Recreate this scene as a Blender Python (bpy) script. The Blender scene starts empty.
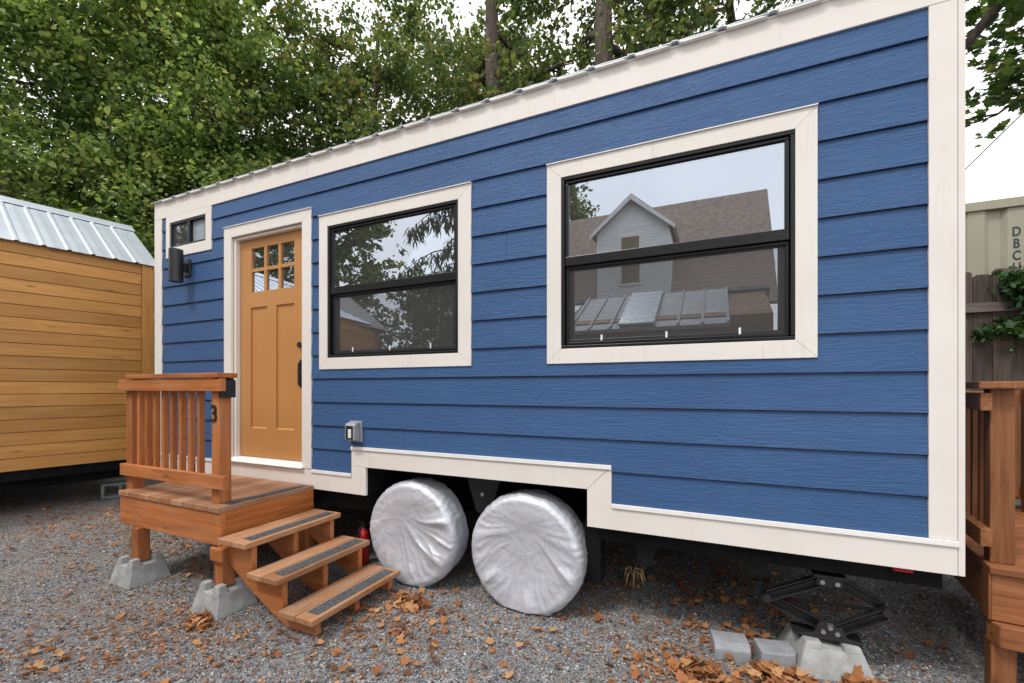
import bpy, math, random
import numpy as np
from mathutils import Vector, Matrix, noise as mnoise

sc = bpy.context.scene
COL = sc.collection
R = math.radians
random.seed(7)

# ------------------------------------------------------------------ helpers
WORLD_OFF = {}          # unrotated roots: world position removed from children built in world coordinates


def tag(o, label=None, cat=None, group=None, kind=None):
    if label: o['label'] = label
    if cat: o['category'] = cat
    if group: o['group'] = group
    if kind: o['kind'] = kind
    return o


def empty(name, loc, rz=0.0, world=True):
    o = bpy.data.objects.new(name, None)
    COL.objects.link(o)
    o.location = loc
    o.rotation_euler = (0, 0, rz)
    o.empty_display_size = 0.1
    WORLD_OFF[o.name] = Vector(loc) if world else Vector((0, 0, 0))
    return o


class MB:
    def __init__(s):
        s.v = []; s.f = []

    def add(s, vs, fs):
        n = len(s.v)
        s.v.extend([tuple(p) for p in vs])
        s.f.extend([tuple(i + n for i in f) for f in fs])
        return s

    def box(s, x0, x1, y0, y1, z0, z1):
        return s.add([(x0, y0, z0), (x1, y0, z0), (x1, y1, z0), (x0, y1, z0), (x0, y0, z1), (x1, y0, z1), (x1, y1, z1), (x0, y1, z1)],
                     [(0, 3, 2, 1), (4, 5, 6, 7), (0, 1, 5, 4), (1, 2, 6, 5), (2, 3, 7, 6), (3, 0, 4, 7)])

    def prism(s, poly, axis, a, b):
        """poly: list of 2D points in the plane across axis. axis 'x': (y,z); 'y': (x,z); 'z': (x,y)"""
        n = len(poly)
        def P(p, t):
            if axis == 'x': return (t, p[0], p[1])
            if axis == 'y': return (p[0], t, p[1])
            return (p[0], p[1], t)
        ar = sum(poly[i][0] * poly[(i + 1) % n][1] - poly[(i + 1) % n][0] * poly[i][1] for i in range(n))
        flip = (ar < 0) != (axis == 'y')
        vs = [P(p, a) for p in poly] + [P(p, b) for p in poly]
        fs = [tuple(range(n))[::-1], tuple(range(n, 2 * n))] + [(i, (i + 1) % n, n + (i + 1) % n, n + i) for i in range(n)]
        if flip: fs = [f[::-1] for f in fs]
        return s.add(vs, fs)

    def tube(s, pts, rad, n=10, cap=True):
        pts = [Vector(p) for p in pts]
        if not isinstance(rad, (list, tuple)): rad = [rad] * len(pts)
        vs = []; fs = []
        prev = None
        for i, p in enumerate(pts):
            d = (pts[min(i + 1, len(pts) - 1)] - pts[max(i - 1, 0)]).normalized()
            if prev is None:
                u = d.orthogonal().normalized()
            else:
                u = (prev - d * prev.dot(d))
                u = u.normalized() if u.length > 1e-6 else d.orthogonal().normalized()
            prev = u
            w = d.cross(u)
            for k in range(n):
                a = 2 * math.pi * k / n
                vs.append(p + (u * math.cos(a) + w * math.sin(a)) * rad[i])
        for i in range(len(pts) - 1):
            for k in range(n):
                k2 = (k + 1) % n
                fs.append((i * n + k, i * n + k2, (i + 1) * n + k2, (i + 1) * n + k))
        if cap:
            fs.append(tuple(range(n))[::-1])
            fs.append(tuple((len(pts) - 1) * n + k for k in range(n)))
        return s.add(vs, fs)

    def lathe(s, prof, c, axis='z', n=32):
        """prof: (r, h) pairs along the axis, closed at ends if r == 0"""
        vs = []; fs = []
        for r, h in prof:
            for k in range(n):
                a = 2 * math.pi * k / n
                q = (r * math.cos(a), r * math.sin(a), h)
                if axis == 'y': q = (q[0], q[2], -q[1])
                if axis == 'x': q = (q[2], q[0], q[1])
                vs.append((c[0] + q[0], c[1] + q[1], c[2] + q[2]))
        for i in range(len(prof) - 1):
            for k in range(n):
                k2 = (k + 1) % n
                fs.append((i * n + k, i * n + k2, (i + 1) * n + k2, (i + 1) * n + k))
        fs.append(tuple(range(n))[::-1]); fs.append(tuple((len(prof) - 1) * n + k for k in range(n)))
        return s.add(vs, fs)

    def build(s, name, m, parent=None, bevel=0.0, smooth=False, seg=2):
        off = Vector((0, 0, 0))
        p = parent
        while p is not None:
            off = off + WORLD_OFF.get(p.name, Vector((0, 0, 0)))
            p = p.parent
        me = bpy.data.meshes.new(name)
        me.from_pydata([(v[0] - off.x, v[1] - off.y, v[2] - off.z) for v in s.v], [], s.f)
        me.validate(); me.update()
        return link_mesh(name, me, m, parent, bevel, smooth, seg)


def link_mesh(name, me, m, parent=None, bevel=0.0, smooth=False, seg=2):
    o = bpy.data.objects.new(name, me)
    COL.objects.link(o)
    if m is not None: me.materials.append(m)
    if parent is not None: o.parent = parent
    if smooth:
        me.polygons.foreach_set('use_smooth', [True] * len(me.polygons))
    if bevel > 0:
        b = o.modifiers.new('Bevel', 'BEVEL'); b.width = bevel; b.segments = seg; b.limit_method = 'ANGLE'; b.angle_limit = R(35)
    return o


def np_mesh(name, verts, faces_n, m, parent=None, smooth=False):
    """verts (N*k,3) with every consecutive k verts one face; or (verts, flat index array, k)"""
    me = bpy.data.meshes.new(name)
    if isinstance(faces_n, int):
        k = faces_n; nf = len(verts) // k
        idx = np.arange(len(verts), dtype=np.int32)
    else:
        idx, k = faces_n; nf = len(idx) // k
    me.vertices.add(len(verts)); me.vertices.foreach_set('co', np.asarray(verts, dtype=np.float32).ravel())
    me.loops.add(len(idx)); me.loops.foreach_set('vertex_index', np.asarray(idx, dtype=np.int32))
    me.polygons.add(nf)
    me.polygons.foreach_set('loop_start', np.arange(0, nf * k, k, dtype=np.int32))
    me.polygons.foreach_set('loop_total', np.full(nf, k, dtype=np.int32))
    me.update(calc_edges=True)
    return link_mesh(name, me, m, parent, 0, smooth)


# ------------------------------------------------------------------ materials
class NT:
    def __init__(s, name):
        s.m = bpy.data.materials.new(name); s.m.use_nodes = True
        s.t = s.m.node_tree; s.t.nodes.clear()
        s.out = s.n('ShaderNodeOutputMaterial')
        s.b = s.n('ShaderNodeBsdfPrincipled')
        s.l(s.b.outputs[0], s.out.inputs[0])

    def n(s, typ, **kw):
        nd = s.t.nodes.new(typ)
        for k, v in kw.items():
            if hasattr(nd, k): setattr(nd, k, v)
            else: nd.inputs[k].default_value = v
        return nd

    def l(s, a, b): s.t.links.new(a, b)

    def coord(s, scale=(1, 1, 1), island=0.0, obj=0.0):
        tc = s.n('ShaderNodeTexCoord'); out = tc.outputs['Object']
        if island or obj:
            g = s.n('ShaderNodeNewGeometry'); oi = s.n('ShaderNodeObjectInfo')
            a = s.n('ShaderNodeMath', operation='MULTIPLY'); s.l(g.outputs['Random Per Island'], a.inputs[0]); a.inputs[1].default_value = 37.0 * island
            b = s.n('ShaderNodeMath', operation='MULTIPLY_ADD'); s.l(oi.outputs['Random'], b.inputs[0]); b.inputs[1].default_value = 23.0 * obj; s.l(a.outputs[0], b.inputs[2])
            v = s.n('ShaderNodeVectorMath', operation='ADD'); s.l(out, v.inputs[0]); s.l(b.outputs[0], v.inputs[1]); out = v.outputs[0]
        mp = s.n('ShaderNodeMapping'); s.l(out, mp.inputs[0]); mp.inputs['Scale'].default_value = scale
        return mp.outputs[0]

    def noise(s, vec, scale=5, detail=4, rough=.55, dist=0.0):
        nd = s.n('ShaderNodeTexNoise'); s.l(vec, nd.inputs['Vector'])
        nd.inputs['Scale'].default_value = scale; nd.inputs['Detail'].default_value = detail
        nd.inputs['Roughness'].default_value = rough; nd.inputs['Distortion'].default_value = dist
        return nd.outputs[0]

    def ramp(s, fac, stops):
        r = s.n('ShaderNodeValToRGB'); s.l(fac, r.inputs[0])
        el = r.color_ramp.elements
        while len(el) < len(stops): el.new(0.5)
        for e, (p, c) in zip(el, stops):
            e.position = p; e.color = (c[0], c[1], c[2], 1) if len(c) == 3 else c
        return r.outputs[0]

    def mix(s, fac, a, b, mode='MIX'):
        nd = s.n('ShaderNodeMix', data_type='RGBA', blend_type=mode)
        for sock, val in ((nd.inputs[0], fac), (nd.inputs[6], a), (nd.inputs[7], b)):
            if hasattr(val, 'default_value') or hasattr(val, 'links'): s.l(val, sock)
            elif isinstance(val, (int, float)): sock.default_value = val
            else: sock.default_value = (val[0], val[1], val[2], 1)
        return nd.outputs[2]

    def math(s, op, a, b=0.0):
        nd = s.n('ShaderNodeMath', operation=op)
        for i, v in enumerate((a, b)):
            if isinstance(v, (int, float)): nd.inputs[i].default_value = v
            else: s.l(v, nd.inputs[i])
        return nd.outputs[0]

    def bump(s, h, strength=.3, dist=.01, prev=None):
        b = s.n('ShaderNodeBump'); s.l(h, b.inputs['Height']); b.inputs['Strength'].default_value = strength; b.inputs['Distance'].default_value = dist
        if prev is not None: s.l(prev, b.inputs['Normal'])
        return b.outputs[0]

    def fin(s, col=None, rough=.6, normal=None, metal=0.0, spec=.5):
        if col is not None:
            if isinstance(col, tuple): s.b.inputs['Base Color'].default_value = (*col[:3], 1)
            else: s.l(col, s.b.inputs['Base Color'])
        if isinstance(rough, (int, float)): s.b.inputs['Roughness'].default_value = rough
        else: s.l(rough, s.b.inputs['Roughness'])
        if normal is not None: s.l(normal, s.b.inputs['Normal'])
        s.b.inputs['Metallic'].default_value = metal
        s.b.inputs['Specular IOR Level'].default_value = spec
        return s.m


def wood(name, dark, mid, light, axis='x', rough=.55, vary=.35, bump=.25, wear=0.0):
    t = NT(name)
    sc_ = {'x': (1.2, 22, 22), 'y': (22, 1.2, 22), 'z': (22, 22, 1.2)}[axis]
    v = t.coord(sc_, 1, 1)
    n1 = t.noise(v, 1.6, 6, .6, .6)
    col = t.ramp(n1, [(.25, dark), (.48, mid), (.75, light)])
    v2 = t.coord({'x': (.6, 3, 3), 'y': (3, .6, 3), 'z': (3, 3, .6)}[axis], 1, 1)
    n2 = t.noise(v2, 1.3, 3, .5)
    col = t.mix(t.math('MULTIPLY', t.ramp(n2, [(.42, (0, 0, 0)), (.7, (1, 1, 1))]), .5), col, dark)
    # knots
    vk = t.n('ShaderNodeTexVoronoi'); t.l(t.coord({'x': (2.0, 7, 7), 'y': (7, 2.0, 7), 'z': (7, 7, 2.0)}[axis], 1, 1), vk.inputs['Vector']); vk.inputs['Scale'].default_value = 1.0
    col = t.mix(t.ramp(vk.outputs['Distance'], [(.0, (.85, .85, .85)), (.13, (0, 0, 0))]), col, tuple(c * .35 for c in dark))
    if wear:
        wn = t.noise(t.coord({'x': (1, 2.5, 2.5), 'y': (2.5, 1, 2.5), 'z': (2.5, 2.5, 1)}[axis], .3, .3), 2.6, 6, .68)
        col = t.mix(t.math('MULTIPLY', t.ramp(wn, [(.38, (0, 0, 0)), (.66, (1, 1, 1))]), wear), col, (.40, .285, .205))
    g = t.n('ShaderNodeNewGeometry'); oi = t.n('ShaderNodeObjectInfo')
    rr = t.math('FRACT', t.math('ADD', t.math('MULTIPLY', g.outputs['Random Per Island'], 5.3), oi.outputs['Random']))
    val = t.math('MULTIPLY_ADD', rr, vary); val.node.inputs[2].default_value = 1 - vary / 2
    hsv = t.n('ShaderNodeHueSaturation'); t.l(col, hsv.inputs['Color']); t.l(val, hsv.inputs['Value'])
    return t.fin(hsv.outputs[0], rough, t.bump(n1, bump, .004), 0, .35)


def plain(name, col, rough=.5, metal=0.0, mottle=.12, scale=9.0, bump=.05, spec=.5):
    t = NT(name)
    n = t.noise(t.coord(), scale, 5, .6)
    lo = tuple(c * (1 - mottle) for c in col); hi = tuple(min(1, c * (1 + mottle)) for c in col)
    c = t.ramp(n, [(.3, lo), (.7, hi)])
    fine = t.noise(t.coord(), scale * 14, 3, .6)
    return t.fin(c, rough, t.bump(fine, bump, .004), metal, spec)


M = {}
# lap siding: painted fibre cement with an embossed grain
t = NT('blue_siding')
v = t.coord((3.2, 3, 46))
wv = t.noise(t.coord((1.1, 1, 5)), 2.2, 3, .6)
vv = t.n('ShaderNodeVectorMath', operation='ADD'); t.l(v, vv.inputs[0])
sc3 = t.n('ShaderNodeVectorMath', operation='SCALE'); t.l(wv, sc3.inputs[0]); sc3.inputs['Scale'].default_value = 7.0
t.l(sc3.outputs[0], vv.inputs[1])
grain = t.noise(vv.outputs[0], 1.6, 4, .6, .5)
gr = t.ramp(grain, [(.35, (0, 0, 0)), (.62, (1, 1, 1))])
big = t.noise(t.coord((.5, 1, 1.2)), 1.7, 4, .6)
col = t.ramp(big, [(.3, (.031, .083, .200)), (.7, (.042, .103, .240))])
col = t.mix(t.math('MULTIPLY', gr, .15), col, (.07, .15, .31))
M['siding'] = t.fin(col, .55, t.bump(gr, .48, .004), 0, .28)

def trim_mat():
    t = NT('cream_trim')
    n = t.noise(t.coord((1, 1, 1)), 1.5, 4, .6); f = t.noise(t.coord((8, 8, 60)), 3, 3, .6)
    c = t.ramp(n, [(.3, (.72, .672, .62)), (.7, (.78, .74, .695))])
    st = t.noise(t.coord((9, 9, .7)), 2.2, 4, .7)
    c = t.mix(t.math('MULTIPLY', t.ramp(st, [(.58, (0, 0, 0)), (.8, (1, 1, 1))]), .55), c, (.54, .475, .40))
    return t.fin(c, .5, t.bump(f, .10, .003), 0, .35)
M['trim'] = trim_mat()
M['flash'] = plain('white_flashing', (.82, .80, .77), .4, 0, .05)
M['vinyl'] = plain('black_vinyl', (.009, .009, .011), .32, 0, .2, 12, .03, .35)
M['blackmetal'] = plain('black_metal', (.018, .018, .02), .42, .0, .3, 12, .08)
M['chassis'] = plain('chassis_paint', (.008, .008, .009), .75, 0, .4, 6, .15, .15)
M['bolt'] = plain('zinc_bolt', (.55, .55, .55), .35, .9, .1)
t = NT('mustard_door')
n = t.noise(t.coord((26, 26, 1.1)), 2.2, 5, .6, .3); n2 = t.noise(t.coord(), 1.6, 4, .6)
M['door'] = t.fin(t.mix(t.math('MULTIPLY', n, .25), t.ramp(n2, [(.3, (.475, .222, .073)), (.7, (.525, .255, .09))]), (.42, .185, .055)), .45, t.bump(n, .12, .003), 0, .35)
M['grey_plastic'] = plain('grey_plastic', (.30, .31, .33), .35, 0, .1)
M['white_plastic'] = plain('white_plastic', (.75, .75, .73), .4, 0, .05)
M['interior'] = plain('interior_panel', (.24, .17, .11), .7, 0, .25, 3, .05)
M['pale_interior'] = plain('pale_interior', (.62, .62, .60), .6, 0, .08)
M['rubber'] = plain('tyre_rubber', (.013, .013, .013), .8, 0, .3, 20, .2)
M['rim'] = plain('steel_rim', (.55, .55, .57), .4, .8, .1)
M['red_lens'] = plain('red_lens', (.42, .012, .02), .25, 0, .1)
M['red_paint'] = plain('red_paint', (.45, .015, .02), .3, 0, .15)
M['concrete'] = plain('cast_concrete', (.33, .335, .33), .88, 0, .26, 13, .6, .15)
M['dark_concrete'] = plain('weathered_concrete', (.27, .275, .28), .85, 0, .2, 11, .4, .2)
M['paver'] = plain('paver_concrete', (.27, .28, .30), .8, 0, .18, 12, .35, .3)
M['grip'] = plain('grip_tape', (.085, .088, .092), .9, 0, .4, 45, .6, .2)
M['cap_nail'] = plain('nail_head', (.5, .5, .48), .35, .8, .1)

RD, RM, RL = (.21, .058, .013), (.42, .130, .030), (.56, .205, .060)
M['deck_x'] = wood('stained_wood', RD, RM, RL, 'x', wear=.22)
M['deck_y'] = wood('stained_wood_deep', RD, RM, RL, 'y')
M['deck_z'] = wood('stained_wood_upright', RD, RM, RL, 'z', wear=.2)
M['tread_y'] = wood('worn_stained_wood', (.22, .085, .034), (.39, .165, .066), (.50, .25, .115), 'y', .6, .4, .3, .62)
M['end'] = wood('sawn_wood', (.30, .17, .08), (.44, .28, .14), (.54, .38, .21), 'z')
M['cedar_y'] = wood('cedar_board', (.42, .185, .045), (.55, .262, .07), (.63, .34, .10), 'y', .5, .28)
M['cedar_z'] = wood('cedar_trim', (.42, .185, .045), (.55, .262, .07), (.63, .34, .10), 'z', .5, .2)
M['cedar_x'] = wood('cedar_end_board', (.42, .185, .045), (.55, .262, .07), (.63, .34, .10), 'x', .5, .28)
M['fence_z'] = wood('weathered_fence', (.038, .027, .021), (.092, .068, .053), (.15, .115, .09), 'z', .8, .5, .5)
M['fence_x'] = wood('weathered_rail', (.045, .036, .032), (.11, .09, .078), (.17, .14, .125), 'x', .8, .4, .5)
M['brown_x'] = wood('brown_boards', (.10, .045, .02), (.19, .09, .04), (.26, .13, .06), 'x', .6, .3)

t = NT('galvanised_sheet')
n = t.noise(t.coord(), 2.5, 4); n2 = t.noise(t.coord(), 30, 3)
M['sheet'] = t.fin(t.ramp(n, [(.3, (.60, .66, .74)), (.7, (.70, .76, .83))]), .33, t.bump(n2, .04, .003), .55, .5)
t = NT('container_paint')
n = t.noise(t.coord((1, 1, .25)), 3.2, 5, .65)
M['container'] = t.fin(t.ramp(n, [(.28, (.19, .16, .10)), (.45, (.29, .27, .195)), (.75, (.33, .31, .235))]), .55, t.bump(t.noise(t.coord(), 25, 3), .1, .004))

# silver wheel cover fabric
t = NT('silver_cover_fabric')
n = t.noise(t.coord(), 3.0, 4); cr = t.noise(t.coord((1, 1, .8)), 11, 4, .55, 1.4); fine = t.noise(t.coord(), 120, 2)
b1 = t.bump(cr, .42, .02); b2 = t.bump(fine, .06, .002, b1)
dirt = t.ramp(t.noise(t.coord(), 2.1, 5, .65), [(.52, (0, 0, 0)), (.74, (1, 1, 1))])
M['silver'] = t.fin(t.mix(t.math('MULTIPLY', dirt, .22), t.ramp(n, [(.3, (.54, .555, .61)), (.7, (.65, .665, .72))]), (.52, .49, .47)), .40, b2, .3, .5)

# ground: crushed grey gravel with sandy and dusty patches
t = NT('gravel_ground')
vo = t.n('ShaderNodeTexVoronoi'); t.l(t.coord(), vo.inputs['Vector']); vo.inputs['Scale'].default_value = 78
vo2 = t.n('ShaderNodeTexVoronoi'); t.l(t.coord(), vo2.inputs['Vector']); vo2.inputs['Scale'].default_value = 190
s1 = t.n('ShaderNodeSeparateColor'); t.l(vo.outputs['Color'], s1.inputs[0])
s2 = t.n('ShaderNodeSeparateColor'); t.l(vo2.outputs['Color'], s2.inputs[0])
c1 = t.ramp(s1.outputs[0], [(.0, (.06, .062, .07)), (.45, (.19, .19, .20)), (.8, (.30, .297, .30)), (1, (.55, .54, .53))])
c2 = t.ramp(s2.outputs[0], [(.0, (.07, .07, .072)), (.6, (.21, .203, .20)), (1, (.42, .41, .39))])
pm = t.noise(t.coord(), 9, 4, .6)
col = t.mix(t.ramp(pm, [(.42, (0, 0, 0)), (.58, (1, 1, 1))]), c1, c2)
du = t.noise(t.coord(), .9, 5, .6)
col = t.mix(t.math('MULTIPLY', t.ramp(du, [(.5, (0, 0, 0)), (.72, (1, 1, 1))]), .75), col, (.275, .25, .222))
br = t.noise(t.coord(), 2.3, 6, .7)
col = t.mix(t.math('MULTIPLY', t.ramp(br, [(.52, (0, 0, 0)), (.72, (1, 1, 1))]), .35), col, (.24, .15, .10))
h = t.math('ADD', t.math('MULTIPLY', vo.outputs['Distance'], -1.0), t.math('MULTIPLY', vo2.outputs['Distance'], -.5))
M['gravel'] = t.fin(col, .9, t.bump(h, .8, .012), 0, .25)
t = NT('gravel_stones')
g = t.n('ShaderNodeNewGeometry')
M['stones'] = t.fin(t.ramp(g.outputs['Random Per Island'], [(0, (.05, .052, .06)), (.3, (.13, .133, .145)), (.6, (.23, .225, .228)), (.85, (.36, .355, .355)), (.97, (.52, .51, .50)), (1, (.68, .66, .63))]), .85, None, 0, .3)


def leafmat(name, stops, trans=.45, rough=.5):
    t = NT(name)
    g = t.n('ShaderNodeNewGeometry')
    big = t.noise(t.coord(), .55, 3, .6)
    f = t.math('ADD', t.math('MULTIPLY', g.outputs['Random Per Island'], .62), t.math('MULTIPLY', big, .45))
    c = t.ramp(f, stops)
    t.fin(c, rough, None, 0, .35)
    tr = t.n('ShaderNodeBsdfTranslucent'); t.l(t.mix(1.0, c, (1.0, 1.0, .55), 'MULTIPLY'), tr.inputs[0])
    mx = t.n('ShaderNodeMixShader'); mx.inputs[0].default_value = trans
    t.l(t.b.outputs[0], mx.inputs[1]); t.l(tr.outputs[0], mx.inputs[2]); t.l(mx.outputs[0], t.out.inputs[0])
    return t.m
M['leaf_bright'] = leafmat('hazel_leaves', [(.15, (.055, .095, .035)), (.36, (.125, .20, .06)), (.56, (.235, .325, .10)), (.75, (.37, .44, .15)), (.95, (.52, .52, .21))], .55, .36)
M['leaf_dark'] = leafmat('alder_leaves', [(.15, (.04, .07, .026)), (.40, (.09, .145, .048)), (.64, (.165, .225, .075)), (.80, (.28, .29, .10)), (.95, (.34, .19, .09))], .5, .4)
M['leaf_maple'] = leafmat('maple_leaves', [(.2, (.03, .065, .016)), (.5, (.065, .125, .027)), (.75, (.12, .18, .04)), (.95, (.22, .22, .06))], .5)
M['leaf_ivy'] = leafmat('ivy_leaves', [(.2, (.018, .055, .014)), (.6, (.035, .095, .022)), (.9, (.08, .15, .04))], .25)
M['needle'] = leafmat('conifer_needles', [(.2, (.022, .036, .014)), (.6, (.045, .062, .022)), (.9, (.085, .09, .035))], .25)
M['litter'] = leafmat('fallen_leaves', [(.18, (.15, .055, .022)), (.40, (.33, .125, .045)), (.60, (.46, .20, .075)), (.8, (.54, .30, .14)), (.95, (.58, .42, .24))], .25, .75)
M['straw'] = plain('dry_straw', (.44, .32, .16), .8, 0, .3, 20)
t = NT('tree_bark')
n = t.noise(t.coord((9, 9, 1.6)), 2.0, 6, .65, .4)
M['bark'] = t.fin(t.ramp(n, [(.3, (.035, .026, .021)), (.55, (.10, .078, .064)), (.8, (.19, .16, .135))]), .9, t.bump(n, .8, .03), 0, .2)

# window glass: partly mirroring, partly see through
def glass(name, refl, tint, fac=.26):
    t = NT(name)
    t.t.nodes.remove(t.b)
    gl = t.n('ShaderNodeBsdfGlossy'); gl.inputs['Roughness'].default_value = .0; gl.inputs['Color'].default_value = (*refl, 1)
    tr = t.n('ShaderNodeBsdfTransparent'); tr.inputs[0].default_value = (*tint, 1)
    lw = t.n('ShaderNodeLayerWeight'); lw.inputs[0].default_value = .35
    f = t.math('MULTIPLY_ADD', lw.outputs['Fresnel'], .65); f.node.inputs[2].default_value = fac
    wv = t.noise(t.coord(), 1.3, 2, .5)
    t.l(t.bump(wv, .012, .02), gl.inputs['Normal'])
    mx = t.n('ShaderNodeMixShader'); t.l(f, mx.inputs[0]); t.l(tr.outputs[0], mx.inputs[1]); t.l(gl.outputs[0], mx.inputs[2])
    du_ = t.n('ShaderNodeBsdfDiffuse'); du_.inputs[0].default_value = (.62, .60, .56, 1)
    m2 = t.n('ShaderNodeMixShader'); t.l(t.math('MULTIPLY', t.ramp(t.noise(t.coord((1, 1, .6)), 3.0, 5, .6), [(.2, (.6, .6, .6)), (.8, (1, 1, 1))]), .055), m2.inputs[0])
    t.l(mx.outputs[0], m2.inputs[1]); t.l(du_.outputs[0], m2.inputs[2]); t.l(m2.outputs[0], t.out.inputs[0])
    return t.m
M['glass'] = glass('window_glass', (.84, .90, 1.0), (.62, .65, .66), .40)
M['frost'] = plain('frosted_pane', (.30, .36, .40), .25, 0, .05, 3, .02)
t = NT('insect_mesh'); t.t.nodes.remove(t.b)
df = t.n('ShaderNodeBsdfDiffuse'); df.inputs[0].default_value = (.12, .12, .12, 1)
tr = t.n('ShaderNodeBsdfTransparent')
mx = t.n('ShaderNodeMixShader'); mx.inputs[0].default_value = .84
t.l(df.outputs[0], mx.inputs[1]); t.l(tr.outputs[0], mx.inputs[2]); t.l(mx.outputs[0], t.out.inputs[0])
M['screen'] = t.m

# ------------------------------------------------------------------ ground, banks
def ground_z(x, y):
    return 0.018 * mnoise.noise(Vector((x * .35, y * .35, 0))) + 0.006 * mnoise.noise(Vector((x * 1.7, y * 1.7, 3)))

xs = np.concatenate([np.linspace(-160, -14, 20), np.linspace(-13, 5, 150), np.linspace(6, 160, 20)])
ys = np.concatenate([np.linspace(-160, -9, 20), np.linspace(-8, 6, 120), np.linspace(7, 160, 20)])
gv = []; gf = []
for y in ys:
    for x in xs:
        gv.append((x, y, ground_z(x, y) if abs(x) < 15 and abs(y) < 10 else 0.0))
nx = len(xs)
for j in range(len(ys) - 1):
    for i in range(nx - 1):
        gf.append((j * nx + i, j * nx + i + 1, (j + 1) * nx + i + 1, (j + 1) * nx + i))
gm = MB(); gm.v = gv; gm.f = gf
tag(gm.build('ground', M['gravel'], None, 0, True), kind='structure')
bank = MB().prism([(3.12, -.05), (3.14, .9), (7.2, .9), (8.6, -.05)], 'x', 1.4, 9.2)
tag(bank.build('raised_ground', M['gravel'], None, .03), kind='structure')

# loose gravel stones near the camera
rng = np.random.default_rng(3)
def scatter_stones():
    N = 80000
    cam = np.array([0, -2.77])
    # density falls with distance from the camera, inside its view
    th = rng.uniform(R(68), R(172), N); d = 1.5 + 5.3 * rng.random(N) ** 1.15
    X = d * np.cos(th); Y = -2.77 + d * np.sin(th)
    s = rng.gamma(4, .00085, N) + .0020
    base = np.array([(1, 0, 0), (-1, 0, 0), (0, 1, 0), (0, -1, 0), (0, 0, 1), (0, 0, -1)], float)
    V = base[None] * (0.65 + .7 * rng.random((N, 6, 1))) * s[:, None, None]
    V += rng.normal(0, .18, (N, 6, 3)) * s[:, None, None]
    V[:, :, 2] *= .75
    a = rng.uniform(0, 6.28, N); ca, sa = np.cos(a), np.sin(a)
    Vx = V[:, :, 0] * ca[:, None] - V[:, :, 1] * sa[:, None]; Vy = V[:, :, 0] * sa[:, None] + V[:, :, 1] * ca[:, None]
    V = np.stack([Vx + X[:, None], Vy + Y[:, None], V[:, :, 2]], -1)
    gz = np.array([ground_z(x, y) for x, y in zip(X, Y)])
    V[:, :, 2] += (gz + s * .35)[:, None]
    F = np.array([(0, 2, 4), (2, 1, 4), (1, 3, 4), (3, 0, 4), (2, 0, 5), (1, 2, 5), (3, 1, 5), (0, 3, 5)])
    idx = (F[None] + (np.arange(N) * 6)[:, None, None]).ravel()
    o = np_mesh('gravel', V.reshape(-1, 3), (idx, 3), M['stones'])
    tag(o, 'loose crushed grey gravel covering the yard', 'gravel', kind='stuff')
scatter_stones()

# lobed (maple-like) leaf outline, unit length along +y
def lobed_outline():
    pts = [(0, 0), (.16, .10), (.40, .02), (.34, .22), (.56, .42), (.30, .46), (.30, .62), (.13, .60), (0, 1.0),
           (-.13, .60), (-.30, .62), (-.30, .46), (-.56, .42), (-.34, .22), (-.40, .02), (-.16, .10)]
    return np.array(pts)
LOB = lobed_outline()


def rot_basis(n, rng, flat=0.0, normals=None):
    """random orthonormal frames (u, v, w) with w near up by flat in 0..1"""
    w = rng.normal(0, 1, (n, 3))
    w[:, 2] = np.abs(w[:, 2])
    w /= np.linalg.norm(w, axis=1, keepdims=True)
    up = np.array([0, 0, 1.0])
    w = w * (1 - flat) + up * flat
    w /= np.linalg.norm(w, axis=1, keepdims=True)
    r = rng.normal(0, 1, (n, 3))
    u = np.cross(r, w); u /= np.linalg.norm(u, axis=1, keepdims=True)
    v = np.cross(w, u)
    return u, v, w


def lobed_leaves(P, size, rng, flat=.8, curl=.35):
    n = len(P)
    u, v, w = rot_basis(n, rng, flat)
    k = len(LOB)
    ox = LOB[:, 0][None] * (size * rng.uniform(.75, 1.1, n))[:, None]
    oy = (LOB[:, 1][None] - .4) * size[:, None]
    cz = (ox ** 2 + .6 * oy ** 2) / size[:, None] * (rng.uniform(-.3, 1.0, n) * curl * 2.2)[:, None] + rng.normal(0, .05, (n, k)) * size[:, None] * curl
    V = P[:, None, :] + ox[..., None] * u[:, None] + oy[..., None] * v[:, None] + cz[..., None] * w[:, None]
    # fan of quads around the outline: two halves split on the midrib so that the leaf folds
    return V, k


def lobed_faces(n, k):
    tri = []
    # triangles fanned from a midrib vertex list: use vertex 0 and 8 as midrib ends
    right = [(0, 1, 2), (0, 2, 3), (0, 3, 5), (3, 4, 5), (0, 5, 7), (5, 6, 7), (0, 7, 8)]
    left = [(0, 15, 14), (0, 14, 13), (0, 13, 11), (13, 12, 11), (0, 11, 9), (11, 10, 9), (0, 9, 8)]
    tri = np.array(right + [t_[::-1] for t_ in left])
    return (tri[None] + (np.arange(n) * k)[:, None, None]).ravel()


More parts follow.
